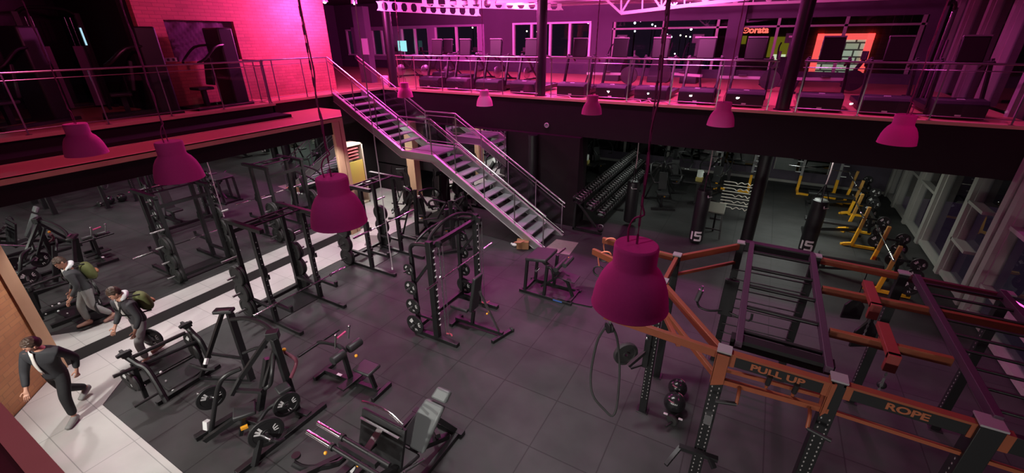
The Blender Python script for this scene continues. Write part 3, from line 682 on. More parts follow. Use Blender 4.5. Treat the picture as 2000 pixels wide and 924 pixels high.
# ---- leg press ------------------------------------------------------------
t = thing('leg_press', 'plate loaded leg press with grey back pad at the bottom edge of the picture', 'leg press', (-3.4, 2.6, 0))
gpad = mat('grey_leather', (.12, .13, .13), .45)
for x in (-3.85, -3.02): part(t, 'base_rail', blk, G().bar((x, 1.2, .04), (x+(.0 if x < -3.5 else -.02), 3.72, .04), .08, .07), bevel=.006)
part(t, 'cross_member', blk, G().b2((-3.9, 3.62, 0), (-2.95, 3.72, .08)).b2((-3.9, 1.2, 0), (-2.98, 1.3, .08)))
def slab_pad(p, q, w0, w1, th):   # pad tapering from w0 at p to w1 at q
    p = V(p); q = V(q); d = (q-p).normalized(); x = V((1, 0, 0)); n = x.cross(d).normalized()
    if n.z < 0: n = -n
    vs = []
    for k in (0, 1):
        for (c, w) in ((p, w0), (lerp(p, q, .5), (w0+w1)/2), (q, w1)):
            c = V(c); vs += [c-x*w/2+n*k*th, c+x*w/2+n*k*th]
    f = [(0, 1, 3, 2), (2, 3, 5, 4), (6, 8, 9, 7), (8, 10, 11, 9), (0, 6, 7, 1), (4, 5, 11, 10), (0, 2, 8, 6), (2, 4, 10, 8), (1, 7, 9, 3), (3, 9, 11, 5)]
    return G().add(vs, f)
part(t, 'backrest', gpad, slab_pad((-3.24, 2.92, .42), (-3.05, 3.30, .98), .46, .31, .08), bevel=.03)
part(t, 'headrest', gpad, slab_pad((-3.015, 3.32, 1.01), (-2.97, 3.42, 1.15), .25, .22, .09), bevel=.03)
part(t, 'seat', pad, slab_pad((-3.32, 2.55, .34), (-3.26, 2.88, .36), .40, .40, .07), bevel=.025)
part(t, 'back_support', blk, G().bar((-3.1, 3.2, .80), (-3.1, 3.66, .06), .07).bar((-3.25, 2.9, .35), (-3.1, 3.5, .10), .08).bar((-3.1, 3.3, .3), (-3.6, 3.66, .06), .06))
part(t, 'foot_plate', blk, G().bar((-3.76, 2.68, 1.06), (-3.10, 2.68, 1.06), .02, .02).add([(-3.80, 2.72, 1.04), (-3.06, 2.72, 1.04), (-3.06, 2.52, .42), (-3.80, 2.52, .42), (-3.80, 2.68, 1.05), (-3.06, 2.68, 1.05), (-3.06, 2.48, .43), (-3.80, 2.48, .43)], [(0, 1, 2, 3), (4, 7, 6, 5), (0, 4, 5, 1), (1, 5, 6, 2), (2, 6, 7, 3), (3, 7, 4, 0)]))
part(t, 'plate_rib', steel, G().bar((-3.76, 2.60, .98), (-3.10, 2.60, .98), .03, .012).bar((-3.4, 2.6, .98), (-3.46, 2.3, .76), .10, .02).bar((-3.46, 2.2, .76), (-3.5, 2.0, .62), .10, .02))
part(t, 'chrome_handle', chrome, G().tube([(-3.80, 2.70, 1.15), (-3.62, 2.72, 1.17), (-3.36, 2.73, 1.16), (-3.12, 2.71, 1.09)], .018, 10, 3))
part(t, 'sled_frame', blk, G().bar((-3.74, 2.5, .55), (-3.74, 1.6, 1.0), .07).bar((-3.12, 2.5, .55), (-3.12, 1.6, 1.0), .07).bar((-3.74, 2.25, .9), (-3.12, 2.25, .9), .08).bar((-3.45, 2.5, .8), (-3.45, 1.8, .85), .10, .03))
part(t, 'guide_rail', steel, G().cyl((-3.82, 2.9, .30), (-3.82, 1.3, 1.10), .022).cyl((-3.04, 2.9, .30), (-3.04, 1.3, 1.10), .022))
part(t, 'rail_support', blk, G().bar((-3.82, 1.5, 1.0), (-3.85, 1.3, .05), .08).bar((-3.04, 1.5, 1.0), (-3.02, 1.3, .05), .08).bar((-3.82, 1.4, 1.05), (-3.04, 1.4, 1.05), .07))
for y, z in ((2.20, 1.12), (2.05, 1.12)):
    part(t, 'weight_peg', chrome, G().cyl((-4.04, y, z), (-3.60, y, z), .03)); part(t, 'peg_collar', blk2, G().cyl((-3.62, y, z), (-3.58, y, z), .045)); part(t, 'cross_tube', blk, G().cyl((-3.6, y, z), (-3.16, y, z), .03)); part(t, 'end_peg', blk2, G().cyl((-3.16, y, z), (-2.84, y, z), .028))
part(t, 'end_post', blk, G().tube([(-3.920, 1.734, 1.000), (-3.801, 1.811, 0.900), (-3.657, 2.100, 0.750), (-3.730, 2.311, 0.700)], .04, 10, 3).lathe([(.05, 0), (.05, .03)], (-3.943, 1.802, 1.020), (0, 0, 1), 16))
part(t, 'lock_lever', chrome, G().tube([(-3.02, 2.55, .5), (-2.96, 2.45, .56), (-2.92, 2.35, .60)], .013, 8, 3))
part(t, 'knob', amber, G().ball((-3.72, 2.02, .98), .022).ball((-3.40, 2.18, .78), .018))
# ---- high row machine -----------------------------------------------------
t = thing('high_row_machine', 'tall plate loaded row machine with bent yoke, standing left of the calf bench', 'exercise machine', (-6.0, 2.4, 0))
part(t, 'base_beam', blk, G().bar((-5.30, 1.62, .04), (-5.27, 3.06, .04), .09, .08), bevel=.006)
part(t, 'left_base_beam', blk, G().bar((-6.42, 1.66, .04), (-6.30, 2.55, .04), .10, .08).bar((-6.3, 2.2, .05), (-5.3, 2.4, .05), .07), bevel=.006)
part(t, 'main_upright', blk, G().bar((-5.53, 2.74, .05), (-5.60, 2.74, 1.46), .09, .10, (1, 0, 0)).bar((-5.53, 2.74, .06), (-5.28, 2.78, .06), .1, .08), bevel=.006)
part(t, 'front_leg', blk, G().bar((-7.689, 2.397, 0.050), (-7.241, 2.863, 1.280), .06, .05, (1, 0, 0)))
part(t, 'rear_leg', blk, G().bar((-6.847, 2.806, 0.050), (-7.127, 2.926, 1.280), .10, .08, (1, 0, 0)).bar((-7.675, 2.392, 0.060), (-6.834, 2.801, 0.060), .05).bar((-7.586, 2.583, 0.500), (-6.905, 2.809, 0.500), .04))
part(t, 'side_handle', blk2, G().tube([(-7.779, 2.346, 0.350), (-7.467, 2.438, 0.300), (-7.353, 2.529, 0.300)], .022, 8, 3))
part(t, 'head_pad', pad, G().bar((-7.318, 2.789, 1.340), (-7.062, 2.965, 1.340), .14, .06), bevel=.015)
part(t, 'head_plate', steel, G().bar((-7.209, 2.809, 1.385), (-7.059, 2.908, 1.385), .05, .01))
part(t, 'yoke_tube', blk, G().tube([(-6.977, 2.857, 1.250), (-6.634, 2.919, 1.350), (-6.161, 2.912, 1.420), (-5.732, 2.822, 1.480), (-5.601, 2.732, 1.440)], .035, 10, 5))
part(t, 'yoke_head', blk, G().bar((-5.698, 2.699, 1.500), (-5.577, 2.821, 1.500), .12, .13), bevel=.01)
part(t, 'lever_arm', blk, G().bar((-5.731, 2.716, 1.420), (-5.931, 2.299, 0.920), .06).bar((-5.931, 2.299, 0.920), (-5.957, 2.123, 0.720), .055).bar((-6.001, 2.179, 0.750), (-5.556, 2.356, 0.780), .05))
part(t, 'side_lever', blk, G().tube([(-6.017, 2.372, 1.000), (-6.122, 2.192, 0.950), (-6.201, 2.068, 0.750), (-6.253, 1.816, 0.100)], .035, 10, 4))
part(t, 'lever_link', blk, G().tube([(-5.637, 2.703, 1.200), (-5.506, 2.531, 1.000), (-5.559, 2.483, 0.800), (-5.619, 2.356, 0.750)], .03, 10, 4).bar((-5.710, 2.819, 1.300), (-5.724, 2.475, 0.700), .05))
part(t, 'grip', mat('maroon_grip', (.13, .03, .05), .5), G().tube([(-5.696, 2.861, 1.100), (-5.514, 2.909, 1.000), (-5.492, 2.895, 0.900), (-5.419, 2.730, 0.800)], .026, 10, 4))
part(t, 'cross_handle', blk, G().tube([(-6.468, 2.654, 0.900), (-6.268, 2.768, 1.000), (-6.079, 2.831, 1.050)], .026, 8, 3))
part(t, 'centre_column', blk, G().bar((-6.096, 2.474, 0.040), (-6.014, 2.767, 0.900), .09, .08, (1, 0, 0)))
part(t, 'plate_arm', blk, G().tube([(-5.428, 2.132, 0.450), (-5.485, 2.315, 0.500), (-5.413, 2.468, 0.550)], .03, 8, 3).tube([(-5.173, 2.070, 0.400), (-5.002, 2.097, 0.350), (-4.987, 2.192, 0.300)], .028, 8, 3).bar((-5.191, 1.816, 0.050), (-5.235, 2.006, 0.350), .07))
part(t, 'seat', pad, G().bar((-5.892, 2.033, 0.450), (-5.735, 2.287, 0.450), .26, .07).bar((-5.407, 2.474, 0.750), (-5.362, 2.651, 0.750), .2, .06), bevel=.02)
part(t, 'seat_post', blk, G().bar((-5.859, 2.022, 0.060), (-5.812, 2.153, 0.420), .05).bar((-6.190, 1.695, 0.100), (-5.869, 2.099, 0.380), .07))
part(t, 'weight_horn', steel, G().cyl((-6.70, 1.98, .52), (-6.38, 2.06, .52), .022).cyl((-5.42, 2.0, .42), (-5.02, 2.05, .42), .022))
part(t, 'label_sticker', white, G().bar((-7.454, 2.505, 0.500), (-7.433, 2.446, 0.420), .045, .05).bar((-6.310, 1.809, 0.150), (-6.319, 1.844, 0.280), .08, .075))
part(t, 'knob', amber, G().bar((-5.760, 2.014, 0.250), (-5.722, 2.099, 0.250), .05, .04).ball((-5.643, 2.863, 1.150), .03).ball((-5.541, 2.738, 0.900), .018))
for p_, rz, lab in (((-6.456, 2.039, 0.500), 1.35, 'printed black plate on the left horn of the tall row machine'), ((-5.194, 2.088, 0.420), 1.25, 'largest printed black plate on the front horn of the tall row machine'), ((-5.375, 2.543, 0.450), 1.35, 'printed black plate half hidden behind the upright of the tall row machine')):
    plate(p_, rz, lab, 'printed plates on the row machine', .235 if 'largest' in lab else .20)
# ---- long lever machine -----------------------------------------------------
t = thing('lever_squat_machine', 'low plate loaded machine with two side frames and long tubes beside the white walkway', 'exercise machine', (-8.0, 2.2, 0))
A1, A2 = (-8.102, 1.720, 0.850), (-8.080, 2.609, 0.850)
for (tp, bt, md) in ((A1, (-7.489, 1.797, 0.120), (-7.778, 1.816, 0.620)), (A2, (-7.723, 2.624, 0.300), (-7.822, 2.631, 0.620))):
    part(t, 'side_frame', blk, G().tube([tp, lerp(tp, md, .5), md, bt], .045, 10, 5).bar(lerp(tp, bt, .15), (tp[0]+.12, tp[1]-.02, .05), .06), bevel=0)
    part(t, 'frame_cap', blk2, G().box((tp[0]-.02, tp[1], tp[2]+.04), (.16, .13, .05)).box((tp[0]+.03, tp[1]-.02, tp[2]+.085), (.06, .2, .05)).box((tp[0]-.12, tp[1], tp[2]+.03), (.1, .05, .08)), bevel=.008)
    part(t, 'end_cap', steel, G().ball(lerp(md, bt, .1), .03, 10, (1.4, 1, .6)))
    part(t, 'wheel_hub', blk2, G().lathe([(.05, 0), (.15, .01), (.17, .03), (.15, .06), (.05, .07)], (tp[0]+.10, tp[1]-.10, .42), (0, 1, 0), 20))
part(t, 'long_tube', blk, G().cyl((-8.008, 1.758, 0.850), (-7.952, 2.513, 0.850), .032))
part(t, 'lower_tube', blk, G().cyl((-7.955, 1.449, 0.720), (-7.926, 2.618, 0.600), .03))
part(t, 'base_tube', blk, G().cyl((-8.018, 1.893, 0.300), (-8.021, 2.553, 0.300), .022).bar((-8.45, 1.7, .04), (-8.5, 2.8, .04), .08).bar((-7.7, 1.72, .04), (-7.75, 2.75, .04), .07))
part(t, 'weight_horn', blk2, G().cyl((-7.346, 1.393, 0.450), (-7.353, 1.707, 0.450), .022).cyl((-9.207, 2.346, 0.500), (-8.769, 2.281, 0.500), .02))
part(t, 'foot_board', blk, G().prism([(-8.890, 2.032, 0.000)[:2], (-7.679, 1.954, 0.000)[:2], (-7.977, 2.646, 0.000)[:2], (-8.996, 2.661, 0.000)[:2]], .0, .025))
part(t, 'bolt_cap', white, G().ball((-8.079, 2.027, 0.300), .022, 8).ball((-8.073, 1.917, 0.300), .018, 8).ball((-8.145, 2.058, 0.050), .018, 8).ball((-7.807, 2.007, 0.030), .022, 8).ball((-8.115, 1.770, 0.200), .016, 8))
for p_, rz, lab in (((-8.137, 1.639, 0.420), .15, 'printed plate on the near side frame of the long tube machine'), ((-9.110, 2.373, 0.400), .5, 'black plate on the walkway side of the long tube machine'), ((-8.238, 2.646, 0.450), .15, 'plate on the far side frame of the long tube machine')):
    plate(p_, rz, lab, 'plates on the long tube machine', .20)
# ============================================================ RIG
t = thing('training_rig', 'large black and orange training rig with monkey bars on the right of the floor', 'training rig', (1.25, 5.85, 0)); rig = t
pmat = blk
POSTS = [(-.72, 5.5), (-.70, 6.4), (.13, 7.35), (1.17, 7.38), (2.2, 7.34), (3.25, 7.3), (.16, 4.33), (1.18, 4.40), (2.26, 4.39), (3.3, 4.39)]
dots = mat('hole_rims', (.30, .28, .28), .5)
HR = 2.4
for i, (x, y) in enumerate(POSTS):
    w = .055 if i < 6 else (.065 if i < 8 else .085)
    p = part(t, 'post', pmat, G().b2((x-w, y-w, 0), (x+w, y+w, HR)).b2((x-.09, y-.09, 0), (x+.09, y+.09, .012)), bevel=.006)
    g = G()
    for k in range(26):
        z = .30+k*.065
        if i in (0, 6, 7): g.box((x-.035, y-w-.001, z), (.012, .004, .022)).box((x+.035, y-w-.001, z), (.012, .004, .022))
        else: g.box((x-w-.001, y-.02, z), (.004, .012, .02))
    part(t, 'post_holes', dots, g)
    part(t, 'post_cap', mat('grey_cap', (.30, .27, .29), .5), G().b2((x-w-.006, y-w-.006, HR), (x+w+.006, y+w+.006, HR+.02)))
def beam(a, b, w=.055, h=.10, m=orng, nm='beam', lab=None):
    return part(t, nm, m, G().bar(a, b, w, h), bevel=.005, label=lab)
Z1 = HR-.06
def bp(i, j, z=Z1, **k): beam((*POSTS[i], z), (*POSTS[j], z), **k)
bp(1, 2); bp(0, 1); bp(0, 6, w=.06, h=.10); bp(2, 3); bp(3, 4); bp(4, 5, m=mat('dark_plum_paint', (.10, .02, .03), .5))
beam((-1.92, 6.50, Z1), (-.70, 6.4, Z1)); beam((-1.92, 6.02, Z1), (-.72, 5.5, Z1))
beam((-1.20, 4.42, Z1), (.10, 4.32, Z1)); 
bp(0, 6, z=2.0, w=.05, h=.07); bp(1, 2, z=2.05, w=.045, h=.045); beam((-1.3, 6.2, 2.1), (-.7, 5.95, 2.1), .04, .05); beam((-.72, 5.5, 2.0), (-.3, 4.35, 2.28), .05, .06)
beam((1.18, 6.40, Z1), (3.2, 6.46, Z1), .06, .10); beam((1.18, 5.33, Z1), (2.26, 5.36, Z1), .06, .10)
# boards carrying the station names
for (i, j, tx) in ((6, 7, 'PULL UP'), (7, 8, 'ROPE')):
    a = POSTS[i]; b = POSTS[j]; cx = (a[0]+b[0])/2; yy = (a[1]+b[1])/2-.02
    part(t, 'name_beam', blk, G().b2((a[0]+.06, yy-.03, 2.225), (b[0]-.06, yy+.03, 2.36)), bevel=.004)
    part(t, 'name_beam_edge', orng, G().b2((a[0]+.04, yy-.04, 2.36), (b[0]-.04, yy+.04, 2.385)))
    part(t, 'name_beam_end', orng, G().b2((a[0]+.06, yy-.038, 2.22), (a[0]+.12, yy+.038, 2.37)).b2((b[0]-.12, yy-.038, 2.22), (b[0]-.06, yy+.038, 2.37)))
    text('lettering', tx, .105, mat('orange_print', (.30, .085, .035), .5), Matrix.Translation((-t.location[0], -t.location[1], 0)) @ frame((cx, yy-.033, 2.29), (1, 0, 0), (0, 0, 1)) @ Matrix.Diagonal((1.25, 1, 1, 1)), t, .002, True)
part(t, 'name_beam', blk, G().b2((2.32, 4.34, 2.18), (3.24, 4.40, 2.36)), bevel=.004)
part(t, 'name_beam_end', orng, G().b2((2.33, 4.33, 2.18), (2.42, 4.41, 2.37)))
# orange gussets on the front posts
for i in (6, 7):
    x, y = POSTS[i]
    part(t, 'gusset', orng, G().prism([(x-.06, 2.385), ((x+.06) if i == 6 else (x-.02), 2.385), ((x+.06) if i == 6 else (x-.03), 2.02), (x-.06, 1.96)], y-.10, y-.066, 'xz').b2((x-.072, y-.1, 2.0), (x-.066, y+.05, 2.38)))
for a, b, w in ((POSTS[6], POSTS[7], .05), (POSTS[7], POSTS[8], .03), (POSTS[8], POSTS[9], .03)):
    part(t, 'pull_up_bar', orng, G().bar((a[0], a[1]-.04, 2.02), (b[0], b[1]-.04, 2.02), w, w+.01))
part(t, 'pull_up_bar', orng, G().bar((.2, 4.44, 2.06), (1.15, 4.50, 2.06), .03, .04))
for x, up_ in ((.38, 0), (.62, 1), (.86, 1), (1.02, 0)):
    g = G().tube([(x, 4.28, 2.02), (x, 4.20, 2.0), (x, 4.14, 1.90)], .018, 8, 3) if not up_ else G().cyl((x, 4.36, 2.06), (x, 4.34, 2.14), .016)
    part(t, 'handle_arm', orng, g)
    part(t, 'grip', blk2, G().cyl((x, 4.14, 1.90), (x-.2 if x < .5 else x+.2, 4.10, 1.88), .022) if not up_ else G().cyl((x, 4.34, 2.12), (x, 4.30, 2.26), .025))
# monkey bars
def monkey(x0, x1, y0, y1, z, n, r):
    lit_black = mat('purple_lit_black', (.06, .03, .055), .45)  # black paint with the purple light on it put into the colour
    for x in (x0, x1): part(t, 'monkey_bar_side', lit_black, G().bar((x, y0, z), (x, y1, z), .07, .10), bevel=.005)
    for k in range(n):
        y = y0+(y1-y0)*(k+.5)/n; part(t, 'rung', blk, G().cyl((x0, y, z), (x1, y, z), r))
monkey(.28, 1.10, 4.48, 7.35, HR+.0, 5, .026)
monkey(2.32, 3.18, 4.45, 7.28, HR+.0, 9, .018)
part(t, 'cross_member', blk, G().b2((.2, 4.55, 2.3), (1.16, 4.68, 2.42)).b2((.18, 7.3, 2.30), (1.12, 7.42, 2.44)))
for k in range(9):
    z = .5+.18*k; part(t, 'rung', blk, G().cyl((.13, 7.28, z), (1.17, 7.31, z), .012))
# swing arms with chains
for (x, y) in ((1.70, 6.40), (1.70, 5.33)):
    part(t, 'swing_arm', mat('red_paint', (.24, .035, .032), .45), G().b2((x-.055, y-.32, HR-.02), (x+.055, y+.34, HR+.05)).b2((x-.055, y-.34, HR-.16), (x+.055, y-.27, HR+.05)).b2((x-.055, y+.06, HR-.16), (x+.055, y+.12, HR)), bevel=.005)
    g = G()
    for k in range(8): g.box((x+.0, y-.305, HR-.18-k*.035), ((.022, .006, .038) if k % 2 else (.006, .022, .038)))
    part(t, 'chain', steel, g)
# storage pin panel on the back-left post, safety arm on a front post
part(t, 'pad_panel', blk2, G().b2((.02, 7.22, 1.05), (.24, 7.28, 1.75)), bevel=.01)
part(t, 'attachment_arm', blk, G().tube([(.1, 7.25, 1.15), (-.1, 7.15, 1.12), (-.28, 7.12, 1.16), (-.34, 7.12, 1.3)], .02, 8, 3).tube([(.2, 7.2, 1.15), (.5, 7.1, 1.15), (.52, 7.1, 1.3)], .02, 8, 3))
part(t, 'attachment_grip', steel, G().cyl((-.34, 7.12, 1.28), (-.30, 7.12, 1.5), .045).cyl((-.30, 7.12, 1.5), (-.29, 7.12, 1.58), .02))
part(t, 'safety_arm', blk, G().bar((-0.070, 4.182, 0.950), (0.361, 4.214, 0.950), .06, .05).bar((-0.048, 4.194, 0.950), (-0.162, 3.934, 0.850), .045).bar((0.268, 4.201, 0.950), (0.341, 4.118, 0.900), .05))
part(t, 'cable_carriage', chrome, G().b2((.12, 4.20, 1.42), (.20, 4.28, 1.56)))
part(t, 'plate_holder', blk, G().bar((-.74, 5.44, 1.30), (-.98, 5.2, 1.02), .05).b2((-.82, 5.36, .95), (-.74, 5.46, 1.55)).bar((-.76, 5.42, 1.0), (-.95, 5.25, .95), .03))
part(t, 'joint_knob', chrome, G().ball((-.80, 5.34, 1.5), .025, 8))
plate((-1.108, 5.537, 0.950), .75, 'dull black plate on the arm of the rig post behind the big lamp', 'single plate on the rig', .20, False, .07)
# cable loop hanging below the rig end, on a pulley
t = thing('battle_rope', 'dark rope loop hanging from a round pulley below the nearest lamp', 'rope', (-1.147, 4.514, 2.100))
Pz = t.location.copy()
part(t, 'pulley', blk2, G().lathe([(.02, -.03), (.07, -.03), (.07, -.012), (.055, 0), (.07, .012), (.07, .03), (.02, .03)], Pz, (.7, .7, 0), 20))
part(t, 'hanger', steel, G().cyl(Pz+V((0, 0, .0)), Pz+V((0, 0, .12)), .014).bar(Pz+V((0, 0, .08)), Pz+V((0.03, 0, .22)), .03))
part(t, 'rope', rub, G().tube([(-1.193, 4.489, 2.100), (-1.259, 4.414, 1.900), (-1.256, 4.258, 1.500), (-1.163, 4.117, 1.300), (-0.996, 4.103, 1.150), (-0.886, 4.105, 1.100), (-0.869, 4.215, 1.200), (-0.960, 4.531, 1.500), (-1.039, 4.572, 1.900), (-1.107, 4.536, 2.100)], .016, 8, 5))
# things hanging from the rig
for p_, rz, lab, s in (((1.787, 7.247, 1.750), .3, 'black paddle shaped board hanging behind the red swing arms', 1.0), ((1.837, 6.567, 1.750), .5, 'larger black paddle shaped board hanging lower beside the rig post', 1.15)):
    t = thing('hanging_paddle', lab, 'paddle', p_, rz, 'black paddles hanging in the rig')
    mk('board', G().prism([(-.13*s, -.20*s), (.13*s, -.20*s), (.13*s, .03*s), (.035*s, .16*s), (.03*s, .25*s), (-.03*s, .25*s), (-.035*s, .16*s), (-.13*s, .03*s)], -.015, .015, 'xz'), blk, t, bevel=.004)
    mk('strap', G().bar((0, 0, .24*s), (.0, 0, 2.33-p_[2]), .012, .004), blk2, t)
t = thing('grip_ball', 'black ball on a steel chain under the nearer red swing arm', 'grip ball', (1.915, 5.645, 1.620))
mk('ball', G().ball((0, 0, 0), .05, 14), blk2, t)
g = G(); e = V((1.70, 5.03, 2.10))-t.location
for k in range(10):
    q = e*(.1+.9*k/9); g.box(q, ((.024, .008, .05) if k % 2 else (.008, .024, .05)))
mk('chain', g, steel, t)
tr_ = mat('strap_orange', (.85, .25, .15), .6)
for p_, lab in (((-1.774, 6.465, 2.300), 'orange strap rings slung over the far left rig beam'), ((-1.690, 5.941, 2.300), 'orange strap rings slung over the near left rig beam')):
    t = thing('gym_rings', lab, 'gym rings', p_, group='orange straps on the left rig beams')
    mk('strap', G().tube([(-.10, .05, -.18), (-.12, .03, -.02), (-.05, 0, .10), (.06, 0, .12), (.10, .03, .02)], .011, 8, 4), tr_, t)
    mk('ring', G().tube([(-.1+.09*math.cos(a), .05, -.28+.09*math.sin(a)) for a in [k*PI/6 for k in range(12)]], .015, 8, 1, True), blk2, t)
# balls and roller on the floor
for (x, y, r, lab) in ((-.31, 6.10, .15, 'shiny black medicine ball on the floor, the farther of two'), (-.29, 5.72, .165, 'shiny black medicine ball on the floor, the nearer of two')):
    t = thing('medicine_ball', lab, 'medicine ball', (x, y, r), group='medicine balls on the floor')
    mk('ball_body', G().ball((0, 0, 0), r, 28), mat('ball_rubber', (.012, .012, .013), .22), t)
    g = G()
    for a0 in (-2.3, .7):
        g.tube([(r*1.002*math.cos(a0+a)*math.cos(.7), r*1.002*math.sin(a0+a)*math.cos(.7), r*1.002*math.sin(.7)) for a in [k*.12 for k in range(7)]], .008, 6)
    mk('print', g, mat('ball_print', (.28, .07, .12), .4), t)
t = thing('ab_roller', 'small black ab roller lying in front of the medicine balls', 'ab roller', (-.26, 5.42, .09))
mk('wheel', G().lathe([(.02, -.03), (.08, -.03), (.09, -.015), (.09, .015), (.08, .03), (.02, .03)], axis=(.5, 1, 0), n=22), rub, t)
mk('grip', G().cyl((.0, .05, 0), (.06, .17, 0), .018).cyl((0, -.05, 0), (-.06, -.17, 0), .018), blk2, t)
mk('grip_band', G().bar((-.14, .02, .06), (-.08, .02, .06), .03, .012).bar((.08, .02, .06), (.14, .02, .06), .03, .012), white, t)
# ============================================================ UNDER THE BACK BALCONY
# dumbbell rack: three long shelves, every dumbbell its own thing
t = thing('dumbbell_rack', 'long black three tier dumbbell rack running back beneath the balcony', 'dumbbell rack', (-4.0, 15.0, 0))
TI = ((-4.32, 1.06, 11.5, 18.6), (-4.07, .72, 12.0, 18.8), (-3.84, .40, 12.4, 18.4))
for (x, z, y0, y1) in TI:
    part(t, 'shelf', blk, G().bar((x-.11, y0, z-.05), (x-.11, y1, z-.05), .03, .05).bar((x+.13, y0, z-.12), (x+.13, y1, z-.12), .03, .05).bar((x, y0, z-.10), (x, y1, z-.10), .26, .012, (.28, 0, 1)))
for y in (11.7, 14.0, 16.3, 18.5):
    part(t, 'side_frame', blk, G().bar((-4.42, y, .02), (-4.38, y, 1.18), .07, .06, (1, 0, 0)).bar((-4.45, y, .04), (-3.5, y, .04), .07, .07).bar((-4.40, y, 1.0), (-3.70, y, .22), .05))
def dumbbell(r, L):
    t = thing('dumbbell', '', 'dumbbell', (0, 0, 0), group='dumbbells lined up on the three tier rack')
    for s in (-1, 1):
        mk('weight', G().lathe([(r*.8, .0), (r, .01), (r, L-.01), (r*.8, L)], (s*.065, 0, 0), (s, 0, 0), 10), rub, t)
        mk('end_cap', G().lathe([(r*.62, L), (r*.6, L+.004)], (s*.065, 0, 0), (s, 0, 0), 10), mat('cap_grey', (.5, .5, .5), .6, 0), t)
    mk('handle', G().cyl((-.066, 0, 0), (.066, 0, 0), .015), mat('grey_knurl', (.4, .4, .4), .5), t); return t
DB = dumbbell(.062, .075); first = True
ONES = 'first second third fourth fifth sixth seventh eighth ninth tenth eleventh twelfth thirteenth fourteenth fifteenth sixteenth seventeenth eighteenth nineteenth'.split()
def ordinal(n):
    if n < 20: return ONES[n-1]
    return ('twentieth', 'thirtieth')[n//10-2] if n % 10 == 0 else ('twenty', 'thirty')[n//10-2]+'-'+ONES[n % 10-1]
for ti, (x, z, y0, y1) in enumerate(TI):
    n = int((y1-y0-.2)/.215)
    for k in range(n):
        y = y0+.15+k*.215; lab = ('black dumbbell on %s tier of long rack, %s from the camera end' % (('top', 'middle', 'bottom')[ti], ordinal(k+1)))
        if first: o = DB; first = False; o.location = (x, y, z); o['label'] = lab
        else: o = dup(DB, (x, y, z), 0, lab)
        o.rotation_euler = (0, .28, 0); o['group'] = 'dumbbells on the %s tier of the long rack' % ('top', 'middle', 'bottom')[ti]
# second shorter pair of hand weights on the floor end
t = thing('kettlebell', 'small grey handled weight on the floor at the end of the dumbbell rack', 'kettlebell', (-3.62, 11.9, 0))
mk('bell', G().ball((0, 0, .09), .09, 16), rub, t)
mk('handle', G().tube([(-.06, 0, .14), (-.07, 0, .22), (0, 0, .25), (.07, 0, .22), (.06, 0, .14)], .014, 8, 4), steel, t)
# punching bags
def bag(label, x, y, z0, z1, r, num, chz, rz=0):
    t = thing('punching_bag', label, 'punching bag', (x, y, z0), rz, 'black punching bags hanging from the back balcony')
    h = z1-z0
    mk('bag_body', G().lathe([(r*.8, 0), (r*.96, .02), (r, .06), (r, h-.06), (r*.96, h-.02), (r*.8, h)], n=28), fabricbag, t)
    mk('strap', G().tube([(r*.9, 0, h-.02), (0, 0, h+.42)], .014, 6).tube([(-r*.9, 0, h-.02), (0, 0, h+.42)], .014, 6).tube([(0, r*.9, h-.02), (0, 0, h+.42)], .014, 6).tube([(0, -r*.9, h-.02), (0, 0, h+.42)], .014, 6), blk, t)
    mk('hanging_rope', G().tube([(0, 0, h+.40), (.015, 0, h+.7), (0, 0, chz-z0)], .016, 6, 2), mat('pink_rope', (.45, .33, .35), .7), t)
    # number and small emblem wrapped on the vinyl, facing the hall
    a0 = math.atan2(-y, -x)-rz
    M = frame((math.cos(a0)*(r+.004), math.sin(a0)*(r+.004), .21), (-math.sin(a0), math.cos(a0), 0), (0, 0, 1))
    if num:
        # block digits made of bars bent round the bag
        segs = {'1': [((.0, .0), (.0, 1))], '5': [((1, 1), (0, 1)), ((0, 1), (0, .55)), ((0, .55), (1, .55)), ((1, .55), (1, 0)), ((1, 0), (0, 0))]}
        g = G()
        def P(u, v):
            a = a0+u/r; return V((math.cos(a)*(r+.004), math.sin(a)*(r+.004), .09+v*.24))
        def stroke(u0, v0, u1, v1, w):
            n = max(1, int(abs(u1-u0)/.02))
            for i in range(n):
                ua = u0+(u1-u0)*i/n; ub = u0+(u1-u0)*(i+1)/n; va = v0+(v1-v0)*i/n; vb = v0+(v1-v0)*(i+1)/n
                p, q = P(ua, va), P(ub, vb); nn = V((p.x, p.y, 0)).normalized()
                g.bar(p, q, w, .006, nn) if abs(u1-u0) > .001 else g.bar(P(u0, v0), P(u0, v1), w, .006, nn)
                if abs(u1-u0) <= .001: break
        stroke(-.13, 0, -.13, 1, .05)
        stroke(-.04, 1, .13, 1, .055); stroke(-.035, 1.08, -.035, .5, .05); stroke(-.04, .58, .11, .58, .055); stroke(.115, .6, .115, 0, .05); stroke(.13, .0, -.05, 0, .055)
        mk('printed_number', g, white, t, smooth=False)
    g = G()
    a = a0+(.9 if num else .1)
    p = V((math.cos(a)*(r+.004), math.sin(a)*(r+.004), h-.18)); tn = V((-math.sin(a), math.cos(a), 0))
    g.tube([p-tn*.07+V((0, 0, .06)), p-tn*.06, p, p+tn*.09], [.012, .016, .014, .008], 6, 2)
    mk('emblem', g, white, t); return t
bag('black punching bag printed 15 hanging left of the lower column', -.95, 12.55, .05, 1.62, .19, '15', 2.8)
bag('black punching bag printed 15 hanging right of the lower column, behind the rig', 1.80, 13.2, .10, 1.58, .19, '15', 2.8)
bag('dark punching bag without number hanging before the dumbbell rack', -3.0, 12.9, .12, 1.45, .19, '', 2.8)
